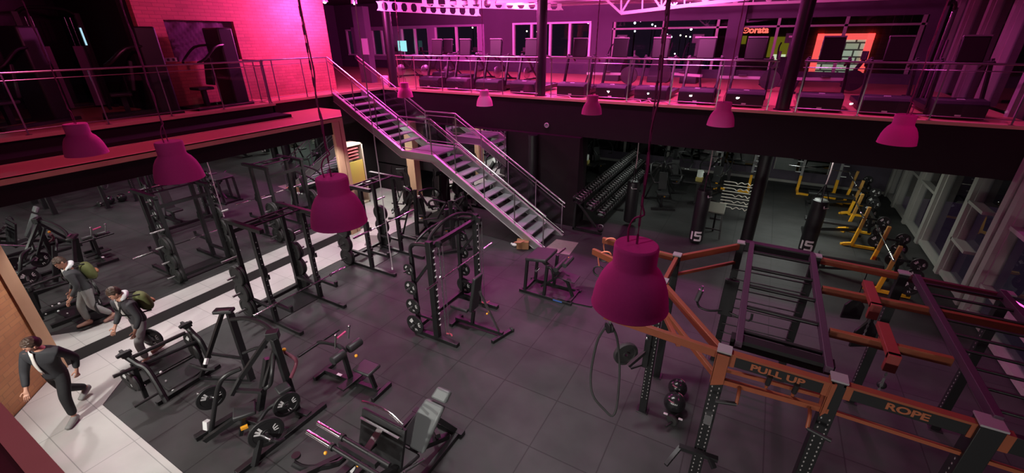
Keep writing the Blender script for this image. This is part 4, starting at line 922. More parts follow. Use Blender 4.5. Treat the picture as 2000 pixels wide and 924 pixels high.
# grey topped bench beside the bag
t = thing('preacher_bench', 'small bench with pale grey square pad right of the left punching bag', 'bench', (-.62, 13.2, 0))
part(t, 'pad', mat('pale_grey_pad', (.22, .24, .19), .6), G().bar((-.62, 13.0, .82), (-.62, 13.35, 1.02), .50, .05), bevel=.012)
part(t, 'leg', blk, G().bar((-.82, 13.1, .85), (-.86, 13.0, .03), .05)); part(t, 'leg', blk, G().bar((-.42, 13.1, .85), (-.36, 13.0, .03), .05)); part(t, 'leg', blk, G().bar((-.6, 13.3, .95), (-.6, 13.6, .03), .05))
part(t, 'cross_bar', blk, G().tube([(-.85, 13.02, .3), (-.6, 12.95, .34), (-.38, 13.02, .3)], .02, 8, 3))
part(t, 'seat', pad, G().b2((-.75, 13.5, .42), (-.45, 13.8, .48)), bevel=.015)
# bar rack with wavy curl bars
t = thing('curl_bar_rack', 'upright rack holding short straight and wavy curl bars left of the lower column', 'bar rack', (-.12, 15.3, 0))
part(t, 'upright', blk, G().b2((-.55, 15.1, 0), (-.48, 15.2, 1.6))); part(t, 'upright', blk, G().b2((.24, 15.1, 0), (.31, 15.2, 1.6)))
part(t, 'foot', blk, G().b2((-.56, 14.8, 0), (-.47, 15.6, .06))); part(t, 'foot', blk, G().b2((.23, 14.8, 0), (.32, 15.6, .06)))
part(t, 'cross_member', blk, G().b2((-.5, 15.12, 1.5), (.26, 15.18, 1.56)))
for k in range(9):
    z = 1.22-k*.105; wav = k % 2 == 0
    pts = [(-.62, 15.02, z)] + ([(-.3, 15.02, z), (-.22, 15.02, z-.05), (-.12, 15.02, z+.02), (-.02, 15.02, z-.02), (.06, 15.02, z+.02), (.14, 15.02, z-.05), (.2, 15.02, z)] if wav else []) + [(.42, 15.02, z)]
    tm_ = G().tube(pts, .013, 8, 4 if wav else 0); c = V((-.1, 15.02, z)); tm_.v = [tuple(V(v)-c) for v in tm_.v]
    o = mk('curl_bar', tm_, mat('ivory_bar', (.75, .74, .62), .35), None); o.location = c
    tag(o, '%s pale curl bar, number %s from the top of the upright rack' % ('wavy' if wav else 'straight', ('one', 'two', 'three', 'four', 'five', 'six', 'seven', 'eight', 'nine')[k]), 'barbell', 'curl bars on the upright rack')
# wipe dispensers
for (x, y, lab) in ((-5.75, 16.2, 'wipe dispenser with white roll on a yellow stand beyond the dumbbell rack'), (-1.45, 15.9, 'wipe dispenser with white roll on a yellow stand behind the left punching bag')):
    t = thing('wipe_dispenser', lab, 'wipe dispenser', (x, y, 0), group='wipe dispensers')
    mk('stand', G().b2((-.22, -.2, 0), (.22, .2, .04)).b2((-.05, -.05, .04), (.05, .05, .82)).b2((-.5, -.25, .82), (.4, .25, .86)), blk, t)
    mk('tray', G().lathe([(.14, .86), (.16, .90), (.16, 1.0), (.12, 1.02)], n=4), mat('dull_yellow', (.42, .36, .10), .5), t)
    mk('paper_roll', G().lathe([(.02, 1.02), (.10, 1.02), (.10, 1.24), (.02, 1.24)], n=22), mat('paper', (.75, .82, .74), .7), t)
# yellow bench press stations
def press_station(label):
    t = thing('bench_press_station', label, 'bench press', (0, 0, 0), group='yellow bench press stations along the windows')
    for s in (-1, 1):
        y = s*.62
        mk('lower_upright', G().bar((-.26, y, .05), (-.06, y, .10), .08).bar((-.06, y, .05), (.0, y, .58), .09, .08, (1, 0, 0)), yel, t, bevel=.008)
        mk('upright', G().bar((.0, y, .56), (.05, y, 1.22), .085, .075, (1, 0, 0)), mat('amber_grey_paint', (.42, .22, .05), .45), t, bevel=.008)
        mk('foot', G().bar((-.06, y, .05), (.55, y, .05), .07).bar((-.3, y+.02, .03), (-.1, y-.16*s, .03), .06), yel, t, bevel=.006)
        mk('bar_hook', G().b2((-.05, y-.03, .98), (-.12, y+.03, 1.0)).b2((-.12, y-.03, .98), (-.10, y+.03, 1.06)), blk, t)
        mk('rear_post', G().bar((.5, y, .05), (.35, y, 1.0), .07).bar((.05, y, .9), (.37, y, .9), .05), blk, t)
        for k in range(3): mk('plate_peg', G().cyl((.42, y, .35+k*.28), (.42, y+s*.25, .35+k*.28), .02), steel, t)
    mk('cross_beam', G().bar((.05, -.62, .35), (.05, .62, .35), .07).bar((.3, -.62, .8), (.3, .62, .8), .06), blk, t)
    mk('seat', G().b2((-1.25, -.15, .40), (.05, .15, .48)), pad, t, bevel=.02)
    mk('spine', G().bar((-1.2, 0, .08), (.05, 0, .30), .07).bar((-1.1, 0, .08), (-1.05, 0, .4), .07), blk, t)
    mk('rear_foot', G().bar((-1.2, -.25, .04), (-1.2, .25, .04), .07), blk, t)
    return t
ST = [(3.22, 12.30, 'nearest yellow bench press station, partly behind the rig'), (3.02, 14.95, 'middle yellow bench press station beside the windows'), (3.24, 17.8, 'farthest yellow bench press station along the windows')]
ps = None
for x, y, lab in ST:
    if ps is None: ps = press_station(lab); ps.location = (x, y, 0)
    else: dup(ps, (x, y, 0), 0, lab)
    barbell('barbell', 'silver barbell on the ' + lab.split(',')[0].replace('yellow ', ''), (x-.10, y-1.1, 1.04), (x-.10, y+1.1, 1.04), 'barbells on the bench press stations')
    w = lab.split(' yellow')[0]
    for s in (-1, 1):
        for k in range(3):
            plate((x+.42, y+s*.76, .35+k*.28), 0, 'dark plate on %s peg, %s side of %s bench press station' % (('lowest', 'middle', 'top')[k], 'camera' if s < 0 else 'far', w), 'plates on the bench press stations', (.2, .17, .15)[k])
# two squat racks with yellow legs at the back wall
def squat(label):
    t = thing('squat_rack', label, 'squat rack', (0, 0, 0), group='squat racks at the back wall')
    for s in (-1, 1):
        x = s*.58
        mk('upright', G().b2((x-.04, -.04, .5), (x+.04, .04, 2.1)), steel if False else mat('grey_paint', (.25, .25, .25), .45), t)
        mk('lower_upright', G().b2((x-.045, -.045, 0), (x+.045, .045, .62)), yel, t)
        mk('foot', G().b2((x-.04, -.5, 0), (x+.04, .3, .07)).bar((x, -.45, .04), (x-s*.35, -.45, .04), .07), yel, t)
        for k in range(4): mk('plate_peg', G().cyl((x, 0, .75+k*.2), (x+s*.22, 0, .75+k*.2), .018), white, t)
    mk('cross_beam', G().b2((-.6, -.03, 2.0), (.6, .03, 2.08)).b2((-.6, .2, .1), (.6, .28, .18)), blk, t); return t
sq = squat('squat rack with yellow legs at the back wall right of the lower column'); sq.location = (2.36, 19.3, 0)
dup(sq, (-.45, 18.6, 0), 0, 'squat rack with yellow legs at the back wall left of the lower column')
barbell('barbell', 'silver barbell on the squat rack right of the lower column', (1.28, 19.15, 1.0), (3.40, 19.15, 1.0), 'barbells on the squat racks')
barbell('barbell', 'silver barbell on the squat rack left of the lower column', (-1.45, 18.4, 1.15), (.5, 18.4, 1.15), 'barbells on the squat racks')
# mirror sheets with thin frames along the back wall
for k, (a, b) in enumerate(((-7.6, -5.4), (-5.3, -3.4), (-3.3, -1.4), (-1.3, .2), (.9, 2.7))):
    s_ = struct('wall_back_mirror_%d' % (k+1), G().b2((a, 20.36, .5), (b, 20.38, 2.3)), mat('dark_mirror', (.25, .27, .26), .04, 1))
    mk('mirror_frame', G().b2((a-.04, 20.33, 2.28), (b+.04, 20.37, 2.36)).b2((a-.04, 20.33, .5), (a, 20.37, 2.3)).b2((b, 20.33, .5), (b+.04, 20.37, 2.3)), winfr, s_)
# ---- plate loaded lever machines and cardio machines ------------------------
def lever_machine(label):
    t = thing('lever_machine', label, 'exercise machine', (0, 0, 0), group='black lever machines')
    mk('base_frame', G().bar((-.55, -.5, .04), (-.55, .5, .04), .08).bar((.6, -.4, .04), (.6, .4, .04), .08).bar((-.55, 0, .05), (.6, 0, .05), .08), blk, t, bevel=.005)
    mk('upright', G().bar((-.45, 0, .05), (-.30, 0, 1.45), .1, .08, (1, 0, 0)), blk, t, bevel=.005)
    mk('seat', G().b2((0, -.2, .44), (.4, .2, .51)), pad, t, bevel=.02)
    mk('backrest', G().bar((.0, 0, .55), (-.12, 0, 1.15), .3, .07, (1, 0, 0)), pad, t, bevel=.02)
    mk('seat_post', G().bar((.2, 0, .05), (.2, 0, .44), .07), blk, t)
    for s in (-1, 1):
        mk('lever_arm', G().tube([(-.30, s*.12, 1.4), (-.1, s*.42, 1.45), (.35, s*.5, 1.2), (.5, s*.38, .95)], .03, 8, 4), blk, t)
        mk('weight_horn', G().cyl((-.35, s*.35, 1.0), (-.35, s*.75, 1.0), .022).bar((-.30, s*.12, 1.38), (-.35, s*.38, 1.0), .05), blk, t)
        mk('grip', G().cyl((.5, s*.38, .95), (.5, s*.2, .97), .02), chrome, t)
        mk('leg', G().bar((-.5, s*.45, .05), (-.36, s*.12, 1.2), .05), blk, t)
    mk('knob', G().ball((.2, .08, .36), .03), amber, t)
    mk('label_sticker', G().b2((-.29, -.04, .5), (-.285, .04, .75)), white, t); return t
LM = [(-8.5, 9.35, 1.9, 'black lever machine before the staircase landing, left of another'), (-7.15, 9.0, 2.4, 'black lever machine standing before the lower stair flight'), (-2.55, 15.3, -1.2, 'black machine with amber knob between dumbbell rack and left punching bag'), (-2.5, 17.3, -1.2, 'farther black machine with amber knob right of the dumbbell rack'), (-5.9, 18.0, -.6, 'dark machine in the far corner left of the dumbbell rack'), (-1.0, 17.1, -1.9, 'dark lever machine near the wipe dispenser behind the left bag')]
lm = None
for x, y, a, lab in LM:
    if lm is None: lm = lever_machine(lab); lm.location = (x, y, 0); lm.rotation_euler = (0, 0, a)
    else: dup(lm, (x, y, 0), a, lab)
def elliptical(label):
    t = thing('elliptical_trainer', label, 'elliptical trainer', (0, 0, 0), group='black cross trainers')
    mk('base', G().b2((-.85, -.06, 0), (.75, .06, .09)).b2((-.85, -.3, 0), (-.77, .3, .07)).b2((.68, -.3, 0), (.76, .3, .07)), blk, t, bevel=.005)
    mk('flywheel_housing', G().lathe([(.05, -.1), (.30, -.09), (.34, -.05), (.34, .05), (.30, .09), (.05, .1)], (.5, 0, .40), (0, 1, 0), 24), blk2, t)
    mk('mast', G().bar((.32, 0, .1), (.10, 0, 1.35), .08, .07, (1, 0, 0)), blk, t)
    mk('console', G().bar((.12, 0, 1.32), (.02, 0, 1.5), .3, .04, (1, 0, 0)), blk2, t, bevel=.01)
    for s in (-1, 1):
        mk('pedal_arm', G().bar((.5, s*.2, .42+s*.12), (-.65, s*.2, .16), .05).b2((-.55, s*.2-.07, .18), (-.15, s*.2+.07, .24)), blk, t)
        mk('swing_handle', G().tube([(.18, s*.22, .42), (.12, s*.24, .9), (.02, s*.27, 1.2), (-.12, s*.27, 1.42), (-.06, s*.27, 1.62)], .022, 8, 4), blk, t)
    return t
el = None
for x, y, a, lab in ((-8.85, 10.85, 2.6, 'black cross trainer with curved handles against the pale floor behind the stairs'), (-7.9, 10.9, 2.4, 'right cross trainer with curved handles under the stair landing'), (-10.2, 10.4, 2.0, 'black cross trainer right of the farther half rack before the peach pillar')):
    if el is None: el = elliptical(lab); el.location = (x, y, 0); el.rotation_euler = (0, 0, a)
    else: dup(el, (x, y, 0), a, lab)
# rower like low machine and grey mat by the mirror frame
tag(mk('floor_mat', G().prism([(-9.686, 8.270, 0.000)[:2], (-9.245, 8.467, 0.000)[:2], (-8.796, 7.866, 0.000)[:2], (-9.304, 7.704, 0.000)[:2]], 0.012, .03), mat('grey_mat', (.16, .14, .13), .7)), 'small grey mat on the white tiles beside the farther half rack', 'mat')
# pale slotted cabinet with yellow front board and rose shelves
t = thing('locker_cabinet', 'pale tall cabinet with slotted side and yellow front beneath the left balcony', 'cabinet', (-12.1, 10.1, 0))
cab = noisy('pale_ply', (.60, .52, .42), (.54, .46, .37), 5, .6)
g = G().b2((-12.55, 9.75, 0), (-12.5, 10.5, 2.2)).b2((-12.55, 10.45, 0), (-11.95, 10.5, 2.2)).b2((-12.55, 9.75, 2.15), (-11.95, 10.5, 2.2)).b2((-12.55, 9.75, 0), (-11.95, 10.5, .08))
part(t, 'body', cab, g)
part(t, 'side_panel', cab, G().b2((-12.55, 9.73, 0), (-11.95, 9.77, 2.2)))
g = G()
for k in range(5): g.b2((-12.35, 9.724, .35+k*.37), (-12.1, 9.732, .47+k*.37))
part(t, 'slots', mat('slot_grey', (.25, .25, .22), .6), g)
part(t, 'front_panel', mat('yellow_board', (.62, .47, .10), .6), G().b2((-11.97, 9.80, .7), (-11.95, 10.42, 1.62)))
for k in range(4): part(t, 'shelf', mat('rose_shelf', (.50, .14, .16), .5), G().b2((-12.5, 9.78, 1.70+k*.11), (-11.96, 10.3, 1.73+k*.11)))
# ============================================================ UPPER BALCONY
def treadmill(label):
    t = thing('treadmill', label, 'treadmill', (0, 0, 0), group='treadmills in a row on the back balcony')
    mk('motor_hood', G().prism([(0, .02), (-.02, .30), (.06, .38), (.40, .40), (.55, .25), (.55, .02)], -.43, .43, 'yz'), mat('hood_black', (.016, .012, .018), .6), t, bevel=.02)
    mk('deck', G().b2((-.42, .5, .08), (.42, 2.05, .20)), blk, t, bevel=.01)
    mk('belt', G().b2((-.27, .5, .2), (.27, 2.0, .21)), rub, t)
    mk('hood_badge', G().b2((-.06, .12, .38), (.06, .2, .395)), white, t); mk('front_badge', G().b2((-.05, -.016, .07), (.05, .0, .10)), white, t)
    for s in (-1, 1):
        mk('upright', G().bar((s*.42, .45, .15), (s*.40, .78, 1.15), .09, .06, (1, 0, 0)), blk, t, bevel=.008)
        mk('handrail', G().tube([(s*.40, .62, 1.08), (s*.42, .8, 1.10), (s*.42, 1.15, 1.05), (s*.40, 1.3, .95)], .03, 8, 3), blk2, t)
    mk('console', G().bar((0, .60, 1.08), (0, .66, 1.58), .44, .06, (0, 1, 0)), mat('console_black', (.007, .007, .008), .55), t, bevel=.025)
    mk('screen', G().bar((0, .632, 1.18), (0, .695, 1.52), .44, .01, (0, 1, 0)), mat('dark_screen', (.01, .01, .012), .1), t)
    mk('console_rim', G().bar((0, .655, 1.57), (0, .665, 1.60), .44, .075, (0, 1, 0)), mat('rim_grey', (.25, .22, .25), .4), t)
    mk('tray', G().b2((-.40, .62, 1.04), (.40, .85, 1.10)), blk2, t, bevel=.015); return t
TX = [-11.3, -10.46, -9.25, -8.03, -6.72, -5.10, -3.88, -2.76, -1.60, -.45, 1.13, 2.34, 3.55]
TN = ['beside the stair top', 'second from the stair top', 'third from the stair top', 'fourth from the stair top', 'directly left of the middle black column', 'directly right of the middle black column', 'second right of the middle black column', 'third right of the middle black column', 'fourth right of the middle black column', 'directly left of the right-hand black column', 'directly right of the right-hand black column', 'second right of the right-hand black column', 'rightmost, beside the window wall']
tm0 = None
for x, nm in zip(TX, TN):
    lab = 'treadmill behind the balcony railing, ' + nm
    if x < -11: xx, yy = -11.6, 14.7
    else: xx, yy = x, 12.55
    if tm0 is None: tm0 = treadmill(lab); tm0.location = (xx, yy, U)
    else: dup(tm0, (xx, yy, U), 0, lab)
def bike(label):
    t = thing('exercise_bike', label, 'exercise bike', (0, 0, 0), group='exercise bikes on the back balcony')
    mk('base', G().b2((-.6, -.25, 0), (-.52, .25, .07)).b2((.52, -.25, 0), (.6, .25, .07)).b2((-.55, -.04, .03), (.55, .04, .09)), blk, t)
    mk('flywheel', G().lathe([(.03, -.03), (.2, -.03), (.23, -.015), (.23, .015), (.2, .03), (.03, .03)], (-.38, 0, .33), (0, 1, 0), 24), steel, t)
    mk('frame', G().bar((-.38, 0, .33), (.1, 0, .40), .06).bar((.1, 0, .4), (.3, 0, .9), .05).bar((.1, 0, .4), (-.45, 0, 1.05), .06).bar((.1, 0, .4), (.5, 0, .06), .05), blk, t)
    mk('saddle', G().box((.32, 0, .95), (.26, .16, .06)), pad, t, bevel=.02)
    mk('handlebar', G().tube([(-.3, -.2, 1.1), (-.5, -.2, 1.12), (-.5, .2, 1.12), (-.3, .2, 1.1)], .016, 8, 3), blk, t)
    mk('monitor', G().box((-.5, 0, 1.2), (.04, .22, .15)), blk2, t); return t
bk = None
BX_ = [(-14.8, 16.4, 1.2, 'left of all the others'), (-13.6, 16.7, 1.2, 'second from left'), (-12.3, 16.6, 1.3, 'third from left'), (-11.0, 17.0, 1.4, 'fourth from left'), (-9.9, 16.8, 1.4, 'fifth from left'), (-8.7, 17.1, 1.5, 'with pale flywheel, left of the middle black column')]
for x, y, a, nm in BX_:
    lab = 'exercise bike behind the treadmills, ' + nm
    if bk is None: bk = bike(lab); bk.location = (x, y, U); bk.rotation_euler = (0, 0, a)
    else: dup(bk, (x, y, U), a, lab)
def rower(label):
    t = thing('rowing_bench', label, 'rowing machine', (0, 0, 0), group='machines behind the right-hand treadmills')
    mk('rail', G().b2((-.9, -.06, .38), (.4, .06, .46)), mat('light_rail', (.6, .6, .6), .35, .6), t)
    mk('leg', G().bar((-.85, 0, .38), (-.95, 0, .02), .05).bar((-.97, -.25, .03), (-.97, .25, .03), .06), blk, t)
    mk('boom', G().bar((.35, 0, .2), (.75, 0, 1.0), .08), blk, t)
    mk('flywheel_housing', G().lathe([(.05, -.08), (.28, -.08), (.3, 0), (.28, .08), (.05, .08)], (.6, 0, .38), (0, 1, 0), 24), blk2, t)
    mk('console', G().box((.72, 0, 1.08), (.05, .3, .24)), blk2, t, bevel=.01)
    mk('seat', G().b2((-.3, -.14, .46), (-.05, .14, .52)), pad, t, bevel=.02); return t
rw = None
for x, y, a, nm in ((-5.0, 16.2, .2, 'with long pale rail right of the middle column'), (-2.8, 17.0, 2.6, 'second of the rail machines, before the long window'), (-.6, 16.4, .1, 'third of the rail machines, left of the right-hand column'), (1.6, 16.8, .3, 'fourth of the rail machines, right of the right-hand column')):
    lab = 'rowing machine on the balcony, ' + nm
    if rw is None: rw = rower(lab); rw.location = (x, y, U); rw.rotation_euler = (0, 0, a)
    else: dup(rw, (x, y, U), a, lab)
def stepper(label):
    t = thing('stair_climber', label, 'stair climber', (0, 0, 0), group='tall cardio machines before the long window')
    mk('base', G().prism([(-.5, 0), (.6, 0), (.6, .9), (.3, .95), (-.5, .25)], -.3, .3, 'xz'), blk2, t, bevel=.02)
    for s in (-1, 1): mk('handrail', G().tube([(-.3, s*.32, .9), (.2, s*.34, 1.25), (.5, s*.3, 1.4)], .025, 8, 3), blk, t)
    mk('console', G().box((.55, 0, 1.55), (.08, .42, .32)), blk2, t, bevel=.01)
    mk('mast', G().bar((.5, 0, .9), (.55, 0, 1.5), .1), blk, t)
    mk('display', G().box((.505, 0, 1.60), (.01, .22, .06)), mat('display_pale', (.5, .45, .5), .3), t); return t
sc = None
for x, y, nm in ((-5.6, 18.6, 'first from the left'), (-3.9, 18.7, 'second from the left'), (-2.7, 18.8, 'third from the left'), (.4, 18.9, 'rightmost')):
    lab = 'tall stair climber before the long window, ' + nm
    if sc is None: sc = stepper(lab); sc.location = (x, y, U); sc.rotation_euler = (0, 0, 1.57)
    else: dup(sc, (x, y, U), 1.57, lab)
# cables, bucket, notice
for pts, lab in (([(-8.9, 12.3), (-8.4, 12.22), (-7.9, 12.35), (-7.3, 12.25), (-6.5, 12.32)], 'loose pale cable on the balcony edge left of the middle column'), ([(-5.5, 12.3), (-5.1, 12.42), (-4.9, 12.25), (-4.4, 12.22)], 'loose pale cable on the balcony edge right of the middle column'), ([(-3.3, 12.28), (-3.0, 12.42), (-2.9, 12.25), (-2.75, 12.45), (-2.6, 12.26), (-2.3, 12.38), (-2.1, 12.24), (-1.5, 12.22)], 'tangled pale cable under the third treadmill right of the middle column')):
    g = G().tube([(x, y, 0.01+.03*(i % 2)) for i, (x, y) in enumerate(pts)], .012, 6, 5)
    o = mk('power_cable', g, mat('pale_cable', (.55, .5, .5), .6)); o.location = (0, 0, U); tag(o, lab, 'cable')
t = thing('lit_screen', 'small glowing teal screen seen in the window left above the stairs', 'screen', (-18.870, 20.600, 5.096))
mk('display', G().b2((-.32, -.02, -.28), (.32, 0, .28)), mat('teal_screen', (.3, .8, .8), .4, 0, (.25, .8, .75), 1.0), t)
mk('stand', G().b2((-.03, 0, -t.location.z+U), (.03, .04, .1)), blk, t)
t = thing('waste_bin', 'pale plastic bin on the balcony just beyond the stair top', 'bin', (-12.9, 12.9, U))
mk('bin_body', G().lathe([(.11, 0), (.14, .3), (.145, .32), (.13, .32), (.10, .02)], n=20), mat('bin_white', (.6, .55, .62), .5), t)
mk('bin_liner', G().lathe([(.146, .26), (.15, .31), (.14, .34)], n=16, caps=False), white, t)
struct('wall_stub_upper', G().b2((-14.6, 13.3, U), (-14.0, 13.6, 6.6)), dkwall)
t = thing('notice_board', 'pale paper notice on the dark pier left of the stair top', 'notice', (-14.1, 13.28, 5.2))
mk('sheet', G().b2((-.16, -.012, -.28), (.16, 0, .28)), mat('paper_pink', (.6, .5, .58), .7), t)
mk('board_frame', G().b2((-.18, -.006, -.30), (.18, .008, .30)), winfr, t)
t = thing('wall_sockets', 'row of three white wall sockets on the brick wall', 'socket', (BX+.01, 5.95, 5.02))
mk('plate', G().b2((0, -.20, -.045), (.012, .20, .045)), white, t)
for k in (-1, 0, 1): mk('socket', G().b2((.012, k*.12-.03, -.03), (.016, k*.12+.03, .03)), mat('socket_dark', (.1, .06, .08), .5), t)
# machines on the left balcony
def tower(label, h=1.9):
    t = thing('weight_stack_machine', label, 'exercise machine', (0, 0, 0), group='dark machines on the left balcony')
    mk('shroud', G().b2((-.24, -.32, .0), (.16, .32, h)), blk2, t, bevel=.04)
    mk('base', G().b2((-.3, -.4, 0), (1.2, -.32, .07)).b2((-.3, .32, 0), (1.2, .4, .07)).b2((1.12, -.4, 0), (1.2, .4, .07)), blk, t)
    mk('seat', G().b2((.55, -.2, .45), (.95, .2, .52)), pad, t, bevel=.02)
    mk('backrest', G().bar((.5, 0, .55), (.38, 0, 1.2), .3, .08, (1, 0, 0)), pad, t, bevel=.02)
    mk('seat_post', G().b2((.68, -.05, .05), (.78, .05, .45)), blk, t)
    for s in (-1, 1): mk('press_arm', G().tube([(.1, s*.3, 1.5), (.4, s*.42, 1.45), (.7, s*.42, 1.2), (.85, s*.3, 1.1)], .03, 8, 3), blk, t)
    return t
tw = None
for x, y, a, lab in ((-12.75, 7.0, -1.5, 'tall dark machine with padded head before the brick wall window'), (-12.75, 5.35, -1.9, 'dark seated machine at the left end of the brick wall'), (-13.7, 3.5, -1.2, 'dark shrouded machine on the left balcony nearer the camera'), (-13.5, 1.9, -1.4, 'dark shrouded machine at the far left edge behind the railing')):
    if tw is None: tw = tower(lab); tw.location = (x, y, U); tw.rotation_euler = (0, 0, a)
    else: dup(tw, (x, y, U), a, lab)
def cable_tower(label, loc, rz, m):
    t = thing('cable_machine', label, 'cable machine', loc, rz, 'cable machines on the balconies')
    for s in (-1, 1):
        mk('upright', G().b2((s*.55-.05, -.05, 0), (s*.55+.05, .05, 2.25)), blk, t)
        mk('guide_rod', G().cyl((s*.40, 0, .1), (s*.40, 0, 2.15), .012).cyl((s*.30, 0, .1), (s*.30, 0, 2.15), .012), chrome, t)
        mk('weight_stack', G().b2((s*.35-.11, -.08, .1), (s*.35+.11, .08, .95)), blk2, t)
        mk('shroud', G().b2((s*.35-.14, -.12, .05), (s*.35+.14, -.10, 1.5)), m, t)
        mk('foot', G().b2((s*.55-.05, -.45, 0), (s*.55+.05, .45, .07)), blk, t)
    mk('top_beam', G().tube([(-.55, 0, 2.2), (-.3, 0, 2.34), (.3, 0, 2.34), (.55, 0, 2.2)], .04, 8, 4), blk, t)
    mk('cross_beam', G().b2((-.55, -.03, .05), (.55, .03, .12)), blk, t); return t
mv = mat('mauve_panel', (.20, .10, .19), .35)
cable_tower('large dark cable machine with mauve panels at the right end of the balcony', (3.6, 16.0, U), 1.2, mv)
cable_tower('dim cable machine with mauve panels at the top left corner', (-15.2, 1.6, U), 1.4, mv)
cable_tower('dim cable machine left of the brick wall beside the light strip', (-15.6, 4.7, U), 1.5, mv)
t = thing('light_strip', 'small bluish lit strip on the machine left of the brick wall', 'light', (-14.6, 4.9, 5.65))
mk('tube', G().cyl((0, 0, -.28), (0, 0, .1), .018), mat('blue_light', (.5, .8, 1), .4, 0, (.45, .85, 1), .8), t); mk('holder', G().b2((-.05, -.03, -1.8), (-.02, .03, .14)), blk, t)
t = thing('exit_sign', 'small glowing pale blue panel seen behind the left railing', 'sign', (-14.9, 2.75, 4.70), 1.5)
mk('lit_face', G().b2((-.14, -.01, -.05), (.14, 0, .05)), mat('blue_sign', (.4, .8, .9), .4, 0, (.35, .85, 1), 1.6), t); mk('housing', G().b2((-.16, 0, -.07), (.16, .05, .07)), blk, t)
# ============================================================ OUTSIDE AT NIGHT
grd = struct('ground_outside', G().b2((-60, 21.6, -.3), (60, 90, 0)), mat('asphalt', (.03, .03, .03), .8)); 
t = thing('shop_building', 'dark shop building across the street with a red lit window frame', 'building', (3.0, 44, 0))
facade = bricks('corrugated_facade', (.10, .07, .04), (.09, .06, .035), (.05, .03, .02), 3, .35, .6, 0, .02, 'xz', .3)
def SH(u, v): return None
p0 = (2.567, 43.800, 5.632); p1 = (6.134, 43.800, 5.596); p2 = (2.883, 43.800, 3.500); 
zt_, zb_ = p0[2], p2[2]; xa, xb_ = p0[0], p1[0]
part(t, 'wall', facade, G().b2((-5, 44, 0), (24, 50, 10.5)))
redm = mat('red_light_band', (.8, .1, .1), .5, 0, (1, .10, .09), 1.6); wid = (xb_-xa)*.12
part(t, 'lit_band', redm, G().b2((xa, 43.7, zt_-wid), (xb_, 43.95, zt_)).b2((xa, 43.7, zb_-1), (xa+wid, 43.95, zt_)).b2((xb_-wid, 43.7, zb_-1), (xb_, 43.95, zt_)))
part(t, 'lit_window', bricks('shop_window_light', (.5, .6, .45), (.35, .4, .25), (.05, .05, .04), .9, .5, .5, .3, .06, 'xz', 0), G().b2((xa+wid, 43.9, zb_-1), (xb_-wid, 43.98, zt_-wid)))
mm = MATS['shop_window_light']; b_ = mm.node_tree.nodes['Principled BSDF']; b_.inputs['Emission Strength'].default_value = .9
mm.node_tree.links.new(b_.inputs['Base Color'].links[0].from_socket, b_.inputs['Emission Color'])
yw = mat('yellow_lit_wall', (.4, .38, .03), .6, 0, (.42, .38, .02), .35)
q0 = (-0.629, 43.900, 5.439); q1 = (0.789, 43.900, 3.920)
part(t, 'yellow_panel', yw, G().b2((q0[0], 43.8, q1[2]), (q1[0], 43.98, q0[2])))
q0 = (-2.783, 43.900, 5.532); q1 = (-2.353, 43.900, 4.909)
part(t, 'yellow_panel', yw, G().b2((q0[0], 43.8, q1[2]), (q1[0], 43.98, q0[2])))
q0 = (-0.241, 43.900, 4.140); q1 = (0.733, 43.900, 3.688)
part(t, 'lit_door', mat('warm_white_light', (.8, .85, .6), .5, 0, (.8, .9, .55), 1.1), G().b2((q0[0], 43.75, q1[2]), (q1[0], 43.9, q0[2])))
t = thing('neon_sign', 'red glowing rounded shop sign above the dark shop across the street', 'sign', (-1.866, 43.600, 5.940))
c0 = (-2.846, 43.600, 5.953); c1 = (-0.910, 43.600, 5.927); hh = abs((-1.920, 43.600, 6.204)[2]-(-1.812, 43.600, 5.676)[2])
L_ = c1[0]-c0[0]
neon = mat('red_neon', (1, .2, .15), .5, 0, (1, .14, .10), 2.2)
M_ = frame((0, 0, 0), (1, 0, 0), (0, 0, 1))
o = text('lettering', 'orata', hh*1.25, neon, Matrix.Translation((L_*.16, 0, 0)) @ M_, t, .06, True)
mk('emblem', G().tube([(-L_*.34+L_*.13*math.cos(a), 0, hh*.36*math.sin(a)) for a in [k*PI/8 for k in range(16)]], hh*.09, 6, 1, True).tube([(-L_*.40, 0, hh*.1), (-L_*.34, 0, -hh*.12), (-L_*.28, 0, hh*.1)], hh*.06, 6), neon, t)
mk('stroke', G().cyl((-L_*.78, 0, -hh*.45), (-L_*.76, 0, hh*.45), hh*.12), neon, t)
mk('backing', G().b2((-L_*.85, .1, -hh*.6), (L_*.6, .4, hh*.6)), blk, t)
SLAB = ['upper of two bluish lights above the fourth console in the long window', 'lower of two bluish lights above the fourth console in the long window', 'left light of the pair near the top middle of the long window', 'right light of the pair near the top middle of the long window', 'single white light between two window posts, right part of long window', 'bright white light just left above the red neon sign', 'bright white light right above the red neon sign beside the black column', 'leftmost light in the low cluster of the long window', 'second light in the low cluster of the long window', 'warm third light in the low cluster of the long window', 'warm fourth light in the low cluster of the long window', 'rightmost light in the low cluster of the long window', 'left yellow light in the window beside the middle column', 'right yellow light in the window beside the middle column', 'low yellow light in the window above the stairs', 'high yellow light in the window left of the middle column', 'greenish light in the far left window behind the stair top', 'low warm light at railing height in the long window', 'low white light at railing height in the long window']
lampm = mat('street_light_glow', (1, 1, .9), .5, 0, (.8, .95, 1), 14)
wm = mat('warm_street_glow', (1, .9, .6), .5, 0, (1, .85, .5), 9)
